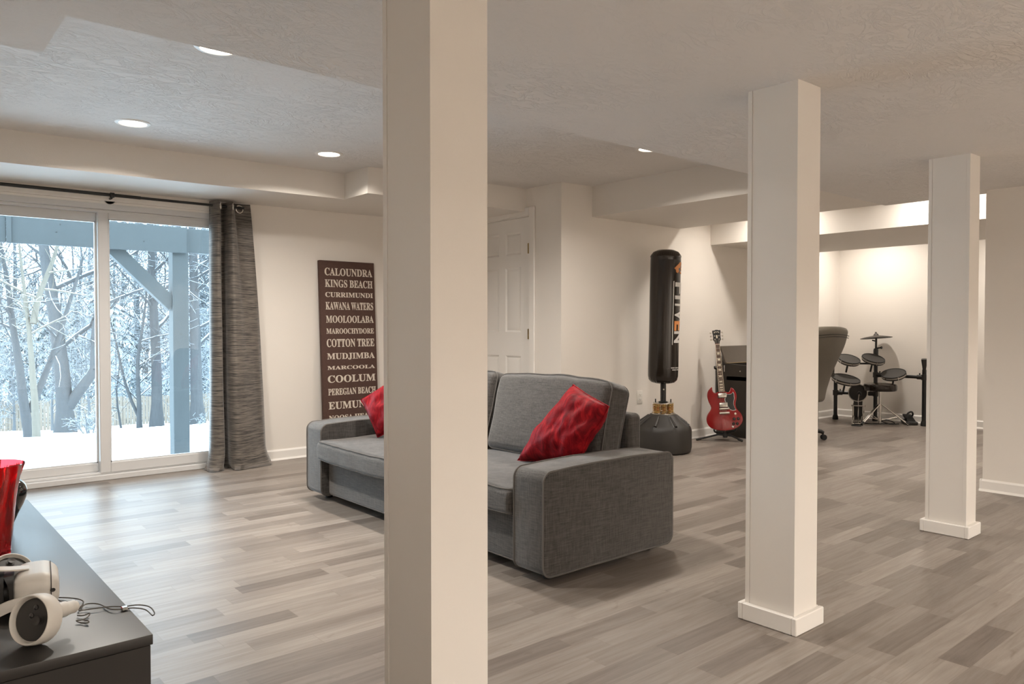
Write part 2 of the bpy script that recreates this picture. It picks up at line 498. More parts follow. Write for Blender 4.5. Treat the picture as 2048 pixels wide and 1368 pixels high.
# walls
WX0, WX1, WZ1 = 0.36, 2.20, 1.985       # sliding door opening
struct('wall_north', MB().box((-0.6, YN, 0), (WX0, YN + 0.16, TOP)).box((WX1, YN, 0), (XD + 0.14, YN + 0.16, TOP)).box((WX0, YN, WZ1), (WX1, YN + 0.16, TOP)), M['wall'])
DY0, DY1, DZ = 4.915, 5.68, 2.055
struct('wall_closet', MB().box((XD, YB + 0.14, 0), (XD + 0.14, DY0, TOP)).box((XD, DY1, 0), (XD + 0.14, YN, TOP)).box((XD, DY0, DZ), (XD + 0.14, DY1, TOP)).box((XD, YB, 0), (XD + .14, YB + .14, TOP)).box((XD + .14, DY0 - .1, 0), (XD + .2, DY1 + .1, TOP)), M['wall'])
struct('wall_northeast', MB().box((XD + 0.14, YB, 0), (XE + 0.14, YB + 0.14, TOP)), M['wall'])
struct('wall_east', MB().box((XE, -3.6, 0), (XE + 0.14, YB, TOP)), M['wall'])
struct('wall_center', MB().box((5.68, -1.2, 0), (5.80, 1.83, 2.3)), M['wall'])
struct('wall_west', MB().box((-0.6, -3.6, 0), (XW, YN, TOP)), M['wall'])
struct('wall_south', MB().box((XW, -3.6, 0), (XE, YS, TOP)), M['wall'])

def baseboard(name, p0, p1, nrm, h=0.085, t=0.014):
    p0 = Vector((*p0, 0)); p1 = Vector((*p1, 0)); nrm = Vector((*nrm, 0))
    m = MB()
    def strip(t0, z0, z1, t1=None):
        a = p0; b = p1; q = nrm
        t1 = t0 if t1 is None else t1
        vs = [a + Vector((0, 0, z0)), b + Vector((0, 0, z0)), b + q*t0 + Vector((0, 0, z0)), a + q*t0 + Vector((0, 0, z0)),
              a + Vector((0, 0, z1)), b + Vector((0, 0, z1)), b + q*t1 + Vector((0, 0, z1)), a + q*t1 + Vector((0, 0, z1))]
        m.add(vs, [(0,1,2,3),(4,7,6,5),(0,4,5,1),(1,5,6,2),(2,6,7,3),(3,7,4,0)])
    strip(t, 0, h - 0.012); strip(t, h - 0.012, h, t * 0.35); strip(t + 0.012, 0, 0.014, t + 0.003)
    struct(name, m, M['trim'])
baseboard('baseboard_north', (WX1 + 0.05, YN), (XD, YN), (0, -1))
baseboard('baseboard_closet', (XD, YB), (XD, DY0 - 0.07), (-1, 0))
baseboard('baseboard_northeast', (XD - .014, YB), (XE, YB), (0, -1))
baseboard('baseboard_east', (XE, -3.4), (XE, YB), (-1, 0))
baseboard('baseboard_center', (5.68, -1.2), (5.68, 1.83 + .014), (-1, 0), 0.078)
baseboard('baseboard_center_end', (5.668, 1.83), (5.80, 1.83), (0, 1), 0.078)

# ================================================================ PILLARS
def pillar(x0, y0, sx, sy, label, base=True):
    xc, yc = x0 + sx/2, y0 + sy/2
    t = thing('support_pillar', label, 'pillar', (xc, yc, 0), 'white support pillars in a row')
    top = lambda x: ZL(x) + 0.0
    m = MB()
    m.prism([(x0 + .0016, y0 + .018), (x0 + sx - .0016, y0 + .018), (x0 + sx - .0016, y0 + sy - .018), (x0 + .0016, y0 + sy - .018)], 0, top)
    for ya, yb in ((y0, y0 + .0172), (y0 + sy - .0172, y0 + sy)):
        m.prism([(x0, ya), (x0 + sx, ya), (x0 + sx, yb), (x0, yb)], 0, top)
    m.build('shaft', M['pillar'], t)
    if base:
        k, h = 0.0195, 0.064
        b = MB()
        b.box((x0 - k, y0 - k, 0.001), (x0 + sx + k, y0, h), 0.003, 1).box((x0 - k, y0 + sy, 0.001), (x0 + sx + k, y0 + sy + k, h), 0.003, 1)
        b.box((x0 - k, y0 - .0002, 0.001), (x0, y0 + sy + .0002, h), 0.003, 1).box((x0 + sx, y0 - .0002, 0.001), (x0 + sx + k, y0 + sy + .0002, h), 0.003, 1)
        b.build('base_trim', M['trim'], t)
pillar(0.939, 1.380, 0.158, 0.198, 'thick white square pillar closest to the camera, in front of the grey sofa')
pillar(2.508, 1.402, 0.158, 0.198, 'white square pillar with low base trim, in front of the red guitar and piano')
pillar(4.327, 1.468, 0.135, 0.200, 'white square pillar with low base trim, beside the drum kit and last of its row')

# ================================================================ SLIDING DOOR (window) AND CURTAIN
def window():
    t = thing('window_1', 'white sliding patio door with two tall panes facing the snowy yard', 'sliding door', (1.28, YN, 0), kind='structure')
    f = MB()
    yf, yb = YN - 0.012, YN + 0.14
    f.box((WX0, yf, 0.0), (WX1, yb, 0.040), 0.004, 1).box((WX0, yf + .03, 0.040), (WX1, yb, 0.056), 0.003, 1)
    f.box((WX0, yf, 1.925), (WX1, yb, WZ1), 0.004, 1).box((WX0, yf + .02, 1.905), (WX1, yb, 1.925), 0.003, 1)
    f.box((WX0, yf, 0.04), (WX0 + .05, yb, 1.93), 0.004, 1).box((WX1 - .05, yf, 0.04), (WX1, yb, 1.93), 0.004, 1)
    f.build('frame', M['vinyl'], t)
    cs = MB()
    cs.box((WX0 - .03, YN - .022, WZ1), (WX1 + .03, YN, WZ1 + .045), 0.005, 1).box((WX0 - .03, YN - .014, WZ1 - .022), (WX1 + .03, YN, WZ1), 0.004, 1)
    cs.build('head_casing', M['trim'], t)
    def sash(name, x0, x1, y0, y1, ls, rs, z0, z1, br, tr):
        m = MB()
        m.box((x0, y0, z0), (x0 + ls, y1, z1), 0.005, 1).box((x1 - rs, y0, z0), (x1, y1, z1), 0.005, 1)
        m.box((x0 + ls, y0, z0), (x1 - rs, y1, z0 + br), 0.004, 1).box((x0 + ls, y0, z1 - tr), (x1 - rs, y1, z1), 0.004, 1)
        yg = (y0 + y1) / 2
        for (a, b, c, d) in ((x0 + ls, x0 + ls + .008, z0 + br, z1 - tr), (x1 - rs - .008, x1 - rs, z0 + br, z1 - tr)):
            m.box((a, yg - .012, c), (b, yg + .012, d))
        for (c, d) in ((z0 + br, z0 + br + .008), (z1 - tr - .008, z1 - tr)):
            m.box((x0 + ls, yg - .012, c), (x1 - rs, yg + .012, d))
        o = m.build(name, M['vinyl'], t)
        MB().box((x0 + ls, yg - .003, z0 + br), (x1 - rs, yg + .003, z1 - tr)).build('glass_pane', M['glass'], o)
    sash('sash', WX0 + .05, 1.305, YN + .062, YN + .102, 0.06, 0.045, 0.056, 1.908, 0.062, 0.062)
    sash('sash', 1.262, WX1 - .05, YN + .010, YN + .052, 0.068, 0.06, 0.050, 1.915, 0.072, 0.052)
window()

def curtain_rod():
    yr, zr = YN - 0.085, 2.019
    t = thing('curtain_rod', 'black curtain rod with round bracket above the sliding door', 'curtain rod', (1.3, yr, zr))
    MB().cyl((0.2, yr, zr), (1.52, yr, zr), 0.0115).build('rod', M['black_metal'], t)
    MB().cyl((1.515, yr, zr), (2.27, yr, zr), 0.0095).build('inner_rod', M['black_metal'], t)
    b = MB().cyl((1.335, YN - .001, zr - .018), (1.335, YN - .014, zr - .018), 0.040, 0.037, 24)
    b.tube([(1.335, YN - .014, zr - .018), (1.335, yr + .02, zr - .018), (1.335, yr, zr - .012)], 0.008, 10)
    b.build('bracket', M['black_metal'], t)
    MB().lathe([(0.015, -.014), (0.018, -.012), (0.018, .012), (0.015, .014)], (1.335, yr, zr), (1, 0, 0), 16).build('collar', M['black_metal'], t)
curtain_rod()

def catmull(pts, n=6):
    pts = [Vector(p) for p in pts]; out = []
    for i in range(len(pts)-1):
        p0 = pts[max(i-1, 0)]; p1 = pts[i]; p2 = pts[i+1]; p3 = pts[min(i+2, len(pts)-1)]
        for k in range(n):
            t = k/n
            out.append(0.5*((2*p1) + (p2-p0)*t + (2*p0-5*p1+4*p2-p3)*t*t + (3*p1-p0-3*p2+p3)*t**3))
    out.append(pts[-1]); return out

def curtain():
    t = thing('curtain', 'long grey streaked grommet curtain gathered at the right of the patio door', 'curtain', (2.2, YN - 0.1, 0))
    yr = YN - 0.085
    top = catmull([(2.02, yr+.045), (2.03, yr-.005), (2.055, yr-.052), (2.078, yr-.035), (2.085, yr+.03), (2.125, yr+.055), (2.140, yr-.02), (2.155, yr-.058), (2.178, yr-.03), (2.195, yr+.012), (2.235, yr+.018), (2.285, yr+.012), (2.318, yr-.004)], 6)
    bot = catmull([(1.99, yr+.02), (1.975, yr-.06), (2.02, yr-.11), (2.065, yr-.095), (2.072, yr+.02), (2.115, yr+.03), (2.112, yr-.10), (2.15, yr-.165), (2.22, yr-.155), (2.30, yr-.125), (2.37, yr-.085), (2.42, yr-.05), (2.455, yr+.02)], 6)
    Z0, Z1, nz = 0.004, 2.052, 64
    vs = []; fs = []; n = len(top)
    for k in range(nz + 1):
        w = k / nz; z = Z0 + (Z1 - Z0) * w
        e = 1 - w
        e = e ** 0.85
        for i in range(n):
            p = top[i].lerp(bot[i], e)
            u = i / (n - 1)
            x, y = p.x, p.y
            x += 0.010 * sin(w * 4 + u * 5) * (1 - w); y += 0.012 * noise.noise(Vector((u * 5, z * 1.6, 3.1))) * min(1, 2*(1 - w))
            flare = max(0, 1 - z / 0.16)
            y -= 0.03 * flare ** 2 * (0.6 + 0.7 * sin(u * 17)); x += (u - 0.45) * 0.09 * flare ** 2
            if z < 0.03: x += 0.012 * sin(u * 31); 
            vs.append((x, y, max(z, 0.004)))
    for k in range(nz):
        for i in range(n-1):
            a = k*n+i; fs.append((a, a+1, a+n+1, a+n))
    nv = len(vs)
    # a second, inner skin gives the cloth its thickness
    th = 0.0035
    vs2 = [(x, y + th, z) for x, y, z in vs]
    fs2 = [tuple(i + nv for i in reversed(f)) for f in fs]
    rim = []
    for k in range(nz):
        for i in (0, n-1):
            a = k*n+i; rim.append((a, a+n, a+n+nv, a+nv))
    for i in range(n-1):
        for k in (0, nz):
            a = k*n+i; rim.append((a, a+1, a+1+nv, a+nv))
    MB().add(vs + vs2, fs + fs2 + rim).build('cloth', M['curtain'], t, 80)
    MB().tube([Vector((2.236 + .026*cos(a), yr + .003, 2.008 + .028*sin(a))) for a in [2*pi*j/24 for j in range(24)]], 0.0052, 8, closed=True).build('grommet', M['chrome'], t)
    for (x, y) in ((2.075, yr - .045), (2.165, yr - .055)):
        MB().tube([Vector((x + .010*cos(a), y + .02*cos(a), 2.012 + .026*sin(a))) for a in [2*pi*j/24 for j in range(24)]], 0.0045, 8, closed=True).build('grommet', M['chrome'], t)
curtain()

# ================================================================ WHITE PANEL DOOR
def door():
    t = thing('door_1', 'white six-panel closet door with brass hinges', 'door', (XD, (DY0+DY1)/2, 0), kind='structure')
    x0, x1 = XD + 0.004, XD + 0.040
    y0, y1, z0, z1 = DY0 + .012, DY1 - .012, 0.012, DZ - .012
    H = z1 - z0
    sw = 0.115; mw = 0.09
    pw = ((y1 - y0) - 2*sw - mw) / 2
    cols = [(y0 + sw, y0 + sw + pw), (y1 - sw - pw, y1 - sw)]
    rows = [(0.235, 0.835), (1.045, 1.615), (1.725, 1.925)]
    m = MB()
    def bx(a, b, c, d, xa=x0, xb=x1): m.box((xa, a, c), (xb, b, d))
    ys = [y0, cols[0][0], cols[0][1], cols[1][0], cols[1][1], y1]
    for (a, b) in ((ys[0], ys[1]), (ys[2], ys[3]), (ys[4], ys[5])): bx(a, b, z0, z1)
    zz = [z0] + [v for r in rows for v in r] + [z1]
    for c in cols:
        for i in range(0, len(zz), 2): bx(c[0], c[1], zz[i], zz[i+1])
    leaf = m.build('door_leaf', M['door'], t)
    for c in cols:
        for r in rows:
            p = MB()
            a, b, d, e = c[0], c[1], r[0], r[1]
            g = 0.016; g2 = 0.042
            o1 = [(x0 + .010, a, d), (x0 + .010, b, d), (x0 + .010, b, e), (x0 + .010, a, e)]
            o0 = [(x0, a, d), (x0, b, d), (x0, b, e), (x0, a, e)]
            i1 = [(x0 + .011, a+g, d+g), (x0 + .011, b-g, d+g), (x0 + .011, b-g, e-g), (x0 + .011, a+g, e-g)]
            i2 = [(x0 + .003, a+g2, d+g2), (x0 + .003, b-g2, d+g2), (x0 + .003, b-g2, e-g2), (x0 + .003, a+g2, e-g2)]
            vs = o0 + i1 + i2
            fs = []
            for k in range(4):
                k2 = (k+1) % 4
                fs.append((k, 4+k, 4+k2, k2)); fs.append((4+k, 8+k, 8+k2, 4+k2))
            fs.append((8, 11, 10, 9))
            p.add(vs, fs).build('door_panel', M['door'], leaf, 20)
    cs = MB()
    w, k = 0.068, 0.018
    for (a, b) in ((DY0 - w, DY0), (DY1, DY1 + w)):
        cs.box((XD - k, a, 0), (XD, b, DZ + w), 0.005, 1)
    cs.box((XD - k, DY0, DZ), (XD, DY1, DZ + w), 0.005, 1)
    for (a, b) in ((DY0, DY0 + .010), (DY1 - .010, DY1)):
        cs.box((XD, a, 0), (XD + .10, b, DZ))
    cs.box((XD, DY0, DZ - .010), (XD + .10, DY1, DZ))
    cs.build('casing', M['trim'], t)
    for z in (1.77, 1.03, 0.28):
        h = MB().cyl((XD - .004, DY0 + .010, z - .045), (XD - .004, DY0 + .010, z + .045), 0.0065, n=10)
        h.box((XD - .0005, DY0 + .010, z - .044), (XD + .003, DY0 + .034, z + .044))
        h.build('hinge', M['brass'], t)
door()

# ================================================================ OUTLETS
def outlet(c, nrm, label):
    t = thing('wall_outlet', label, 'outlet', c)
    m = frame(c, (0, 0, 1), nrm)
    MB().box((-.037, -.060, 0), (.037, .060, .006), 0.003, 2).xf(m).build('cover_plate', M['outlet'], t)
    for s in (-1, 1):
        o = MB().box((-.017, s*.021 - .014, .006), (.017, s*.021 + .014, .0085), 0.003, 2).xf(m).build('receptacle', M['outlet'], t)
        MB().box((-.008, s*.021 - .003, .0083), (-.006, s*.021 + .006, .0092)).box((.006, s*.021 - .003, .0083), (.008, s*.021 + .005, .0092)).box((-.002, s*.021 - .010, .0083), (.002, s*.021 - .006, .0092)).xf(m).build('slot', M['dark'], o)
outlet((5.37, YB, 0.452), (0, -1, 0), 'white wall outlet between the grey sofa back and the punching bag')
outlet((XE, 3.965, 0.42), (-1, 0, 0), 'white wall outlet low on the wall behind the drum stool')

# ================================================================ RECESSED LIGHTS
def recessed(x, y, label, z=None, watts=LAMP_W, group='recessed ceiling lights'):
    zc = ZC(x) if z is None else z
    t = thing('recessed_light', label, 'ceiling light', (x, y, zc), group)
    MB().lathe([(0.070, -.002), (0.073, -.006), (0.088, -.005), (0.094, -.001), (0.094, 0.001), (0.070, 0.001), (0.070, -.002)], (x, y, zc), n=32, caps=False).build('trim_ring', M['trim'], t)
    MB().lathe([(0.0, -.0015), (0.070, -.0015), (0.070, 0.001)], (x, y, zc), n=32).build('lens', M['lamp'], t)
    l = bpy.data.lights.new('lamp_bulb', 'AREA'); l.shape = 'DISK'; l.size = 0.13
    l.energy = watts; l.color = WARM; l.spread = radians(152)
    lo = bpy.data.objects.new('lamp_bulb', l); C.objects.link(lo)
    lo.parent = t; lo.location = (0, 0, -0.008)
recessed(1.13, 3.215, 'round recessed ceiling light half hidden by the edge of the dropped ceiling, near the window')
recessed(1.175, 4.715, 'round recessed ceiling light in front of the curtain rod, above the bare floor')
recessed(2.41, 4.755, 'round recessed ceiling light above the brown word sign')
recessed(2.41, 3.30, 'recessed ceiling light above the sofa seat')
recessed(4.00, 3.295, 'lit sliver of a recessed light at the dropped ceiling edge, right of the thick pillar')
for (x, y, w_) in ((1.2, -2.3, 30), (2.5, -2.3, 52), (3.8, -2.3, 80), (5.0, -2.3, 70), (0.4, -1.4, 24)):  # unseen row behind the camera; easternmost one added to brighten the right-hand floor
    recessed(x, y, 'recessed ceiling light in the near part of the room behind the camera', group='recessed lights behind the camera', watts=w_)
for (x, y) in ((6.2, 3.75), (6.2, 2.35), (6.2, 0.6)):
    recessed(x, y, 'recessed ceiling light hidden between the two soffits', group='recessed lights between the soffits', watts=11.5)
for (x, y) in ((8.5, 3.95), (8.5, 2.4), (8.5, 0.8)):
    recessed(x, y, 'recessed ceiling light hidden above the drum corner', group='recessed lights above the drum corner', watts=12.5)

def smooth_poly(pts, n=5):
    pts = [Vector((*p, 0)) for p in pts]; out = []; k = len(pts)
    for i in range(k):
        p0, p1, p2, p3 = pts[i-1], pts[i], pts[(i+1) % k], pts[(i+2) % k]
        for j in range(n):
            t = j/n
            out.append(0.5*((2*p1) + (p2-p0)*t + (2*p0-5*p1+4*p2-p3)*t*t + (3*p1-p0-3*p2+p3)*t**3))
    return [(p.x, p.y) for p in out]
def slab(poly, z0, z1, bev=0.0):
    """Extruded outline with chamfered edges."""
    bm = bmesh.new()
    a = [bm.verts.new((x, y, z0)) for x, y in poly]
    f = bm.faces.new(a)
    if f.normal.z > 0: f.normal_flip()
    bm.normal_update()
    r = bmesh.ops.extrude_face_region(bm, geom=[f])
    top = [v for v in r['geom'] if isinstance(v, bmesh.types.BMVert)]
    for v in top: v.co.z = z1
    bmesh.ops.recalc_face_normals(bm, faces=bm.faces[:])
    if bev:
        es = [e for e in bm.edges if all(abs(v.co.z - z1) < 1e-7 for v in e.verts) or all(abs(v.co.z - z0) < 1e-7 for v in e.verts)]
        bmesh.ops.bevel(bm, geom=es, offset=bev, segments=3, profile=0.5, affect='EDGES')
    m = MB().from_bm(bm); bm.free(); return m


# ================================================================ SOFA
def loop_pts(a, b, lo, hi, fixed_axis, fixed, r, n=5):
    """Rounded rectangle in the two axes a, b at a fixed third coordinate."""
    out = []
    (a0, b0), (a1, b1) = lo, hi
    for (ca, cb, s) in ((a1 - r, b1 - r, 0), (a0 + r, b1 - r, 1), (a0 + r, b0 + r, 2), (a1 - r, b0 + r, 3)):
        for k in range(n + 1):
            t = (s + k/n) * pi/2
            p = [0, 0, 0]; p[a] = ca + r*cos(t); p[b] = cb + r*sin(t); p[fixed_axis] = fixed
            out.append(Vector(p))
    return out
def dense(pts, step=0.03, closed=True):
    out = []
    n = len(pts)
    for i in range(n if closed else n-1):
        a, b = pts[i], pts[(i+1) % n]; k = max(1, int((b-a).length/step))
        for j in range(k): out.append(a.lerp(b, j/k))
    return out

def sofa():
    t = thing('sofa', 'charcoal grey fabric two-seat sofa behind the closest white pillar', 'sofa', (2.6, 3.45, 0))
    def arm(y0, y1, outer):
        lp = loop_pts(0, 2, (2.155, 0.036), (3.02, 0.482), 1, 0, .045, 8)
        prof = []
        for q in dense(lp, .06):
            z = q.z + (0.010*(1 - ((q.x - 2.5875)/.4325)**2) if q.z > .3 else 0) + .003*noise.noise(q*6)
            prof.append((q.x + .004*noise.noise(q*5), z))
        R4 = Matrix(((1, 0, 0, 0), (0, 0, -1, 0), (0, 1, 0, 0), (0, 0, 0, 1)))
        a = slab(prof, -y1, -y0, .010).xf(R4).build('arm', M['sofa'], t, 40)
        p = MB()
        for yy in (y0 + .007, y1 - .007):
            p.tube([Vector((x, yy, z)) for x, z in prof], 0.0048, 6, closed=True)
        p.build('piping', M['piping'], a)
    arm(2.330, 2.532, -1); arm(4.372, 4.580, 1)
    b = MB().rcube((2.20, 2.536, 0.045), (2.94, 4.368, 0.262), 0.018, 12, 3)
    base = b.build('front_base', M['sofa'], t, 50)
    MB().tube(dense(loop_pts(1, 2, (2.545, 0.05), (4.36, 0.25), 0, 2.203, .02)), 0.0035, 6, closed=True).build('piping', M['piping'], base)
    MB().rcube((2.925, 2.536, 0.045), (3.03, 4.368, 0.655), 0.03, 8, 4).build('back_frame', M['sofa'], t, 50)
    # seat cushions
    for (ya, yb, s) in ((2.536, 3.452, 1), (3.455, 4.385, 2)):
        def fn(P, u, s=s):
            P = P.copy()
            w = max(0, (1-u.x**2)*(1-u.y**2))
            if u.z > 0: P.z += 0.022*w**.7
            P.z += 0.005*noise.noise(P*6 + Vector((s, 0, 0)))
            if u.x < -0.9: P.x += -0.012*(1-u.z**2) + 0.004*noise.noise(Vector((P.x*4, P.y*30, P.z*5)))
            if u.x < -0.7: P.z -= 0.012*(1-u.y**2)*(1 if u.z < 0 else 0.2)
            return P
        xf0 = 2.130 if s == 2 else 2.142
        c = MB().rcube((xf0, ya, 0.268), (2.86, yb, 0.386), 0.024, 14, 4, fn).build('seat_cushion', M['sofa'], t, 60)
        p = MB()
        for zz, sg in ((0.381, 1), (0.276, -1)):
            lp = dense(loop_pts(0, 1, (xf0 + .006, ya + .006), (2.856, yb - .006), 2, zz, .03))
            p.tube([fn(q, Vector(((q.x-2.5)/.362, (q.y-(ya+yb)/2)/((yb-ya)/2), .8*sg))) for q in lp], 0.0036, 6, closed=True)
        p.build('piping', M['piping'], c)
    # back cushions, leaning on the back frame
    for (ya, yb, s) in ((2.545, 3.425, 1), (3.445, 4.365, 2)):
        def fn(P, u, s=s):
            P = P.copy()
            w = max(0, (1-u.y**2)*(1-u.z**2))
            P.x += u.x * 0.035 * w**.6
            P.z += -0.018*(u.y**2)*max(u.z, 0) + 0.012*noise.noise(Vector((P.y*5, s*3.0, u.z)))*max(u.z, 0)
            P.x += 0.008*noise.noise(P*5 + Vector((0, 0, s)))
            P.y += 0.006*noise.noise(P*6)
            return P
        m = MB().rcube((-0.085, ya, 0.0), (0.085, yb, 0.455), 0.045, 12, 5, fn)
        p = MB()
        for sg in (-1, 1):
            lp = dense(loop_pts(1, 2, (ya + .004, .004), (yb - .004, .451), 0, sg*0.062, .045))
            p.tube([fn(q, Vector((sg*.7, (q.y-(ya+yb)/2)/((yb-ya)/2), (q.z-.2275)/.2275))) for q in lp], 0.0036, 6, closed=True)
        T = Matrix.Translation((2.775, 0, 0.385)) @ Matrix.Rotation(radians(15), 4, 'Y')
        c = m.xf(T).build('back_cushion', M['sofa'], t, 60)
        p.xf(T).build('piping', M['piping'], c)
    for (x, y) in ((2.26, 2.42), (2.92, 2.42), (2.26, 4.48), (2.92, 4.48), (2.26, 3.45)):
        MB().cyl((x, y, 0.0), (x, y, 0.046), 0.022, 0.026, 12).build('foot', M['rubber'], t)
sofa()

def pillow(corners, T, label, seed, loc, pinch=0.055):
    """Soft square cushion from its four corners (left, top, right, bottom order going round)."""
    a, b, c, d = [Vector(p) for p in corners]
    n = ((b - a).cross(d - a)).normalized()
    if n.x > 0: n = -n
    N = 28; side = [[], []]
    vs = []; fs = []
    idx = {}
    for sd in (0, 1):
        for i in range(N+1):
            for j in range(N+1):
                u = -1 + 2*i/N; v = -1 + 2*j/N
                edge = i in (0, N) or j in (0, N)
                if edge and sd == 1: idx[(1, i, j)] = idx[(0, i, j)]; continue
                uu = u*(1 - pinch*(1-v*v)); vv = v*(1 - pinch*(1-u*u))
                s_, t_ = (uu+1)/2, (vv+1)/2
                p = a.lerp(b, s_).lerp(d.lerp(c, s_), t_)
                w = max(0, (1-u*u)*(1-v*v))
                h = T * w**0.42
                wr = noise.noise(Vector((u*2.2 + seed, v*2.2, 0)))*0.20 + noise.noise(Vector((u*1.2 + v*5 + seed, v*1.0 - u*3, 5)))*0.14
                ef = min(1, w*6)
                q = p + n * ((h*(1 + wr*ef)) * (1 if sd == 0 else -1))
                q += n * 0.02 * noise.noise(Vector((u*1.5, v*1.5, seed + 7)))
                idx[(sd, i, j)] = len(vs); vs.append(q)
        for i in range(N):
            for j in range(N):
                f = (idx[(sd,i,j)], idx[(sd,i+1,j)], idx[(sd,i+1,j+1)], idx[(sd,i,j+1)])
                fs.append(f if sd == 0 else tuple(reversed(f)))
    t = thing('throw_pillow', label, 'pillow', loc, 'red velvet pillows on the sofa')
    MB().add(vs, fs).build('cover', M['velvet'], t, None)
    ring = [vs[idx[(0, i, 0)]] for i in range(N)] + [vs[idx[(0, N, j)]] for j in range(N)] + [vs[idx[(0, N-i, N)]] for i in range(N)] + [vs[idx[(0, 0, N-j)]] for j in range(N)]
    MB().tube(ring, 0.0035, 5, closed=True).build('seam', M['velvet'], t)
# corners: bottom-left on the seat, top, right against the cushion, lower right on the seat
pillow([(2.555, 2.955, 0.405), (2.700, 2.705, 0.806), (2.655, 2.425, 0.722), (2.585, 2.560, 0.455)], 0.098, 'red velvet pillow leaning at the right end of the sofa beside the near arm', 1.7, (2.6, 2.7, 0.4), 0.02)
pillow([(2.405, 4.13, 0.412), (2.40, 4.315, 0.628), (2.66, 4.05, 0.86), (2.62, 3.83, 0.55)], 0.075, 'red velvet pillow in front of the word sign, leaning on the far sofa arm', 5.2, (2.5, 4.1, 0.4))

# ================================================================ WORD SIGN
def sign():
    t = thing('word_sign', 'tall brown canvas sign listing beach towns, leaning on the wall behind the sofa', 'sign', (3.19, YN - .06, 0))
    Wd, Ht, D = 0.525, 1.655, 0.036
    M4 = frame((2.925, YN - 0.132, 0.004), (0, 0.090, 1.652), (0, -1, 0.05))
    MB().box((0, 0, -D), (Wd, Ht, 0), 0.004, 2).xf(M4).build('canvas', M['canvas'], t)
    rows = [('CALOUNDRA', 1.527, 0.066),
            ('KINGS BEACH', 1.428, 0.066),
            ('CURRIMUNDI', 1.343, 0.043),
            ('KAWANA WATERS', 1.236, 0.066),
            ('MOOLOOLABA', 1.124, 0.062),
            ('MAROOCHYDORE', 1.030, 0.047),
            ('COTTON TREE', 0.917, 0.070),
            ('MUDJIMBA', 0.807, 0.059),
            ('MARCOOLA', 0.725, 0.032),
            ('COOLUM', 0.614, 0.063),
            ('PEREGIAN BEACH', 0.508, 0.057),
            ('EUMUNDI', 0.389, 0.063),
            ('NOOSA HEADS', 0.295, 0.043)]
    for txt, yb, h in rows:
        vs, fs = text_mesh(txt, 1.0, 0.012, True)
        vs = fit(vs, 0.046, Wd - 0.022, yb, yb + h)
        vs = [v + Vector((0, 0, 0.0009)) for v in vs]
        MB().add(vs, fs).xf(M4).build('lettering', M['cream'], t, None)
sign()

# ================================================================ PUNCHING BAG
def wrap_text(vs, fs, fn):
    bm = bmesh.new()
    bv = [bm.verts.new(v) for v in vs]
    for f in fs:
        try: bm.faces.new([bv[i] for i in f])
        except ValueError: pass
    bmesh.ops.triangulate(bm, faces=bm.faces[:])
    for _ in range(3):
        es = [e for e in bm.edges if e.calc_length() > 0.018]
        if not es: break
        bmesh.ops.subdivide_edges(bm, edges=es, cuts=1)
        bmesh.ops.triangulate(bm, faces=bm.faces[:])
    for v in bm.verts: v.co = fn(v.co)
    return bm

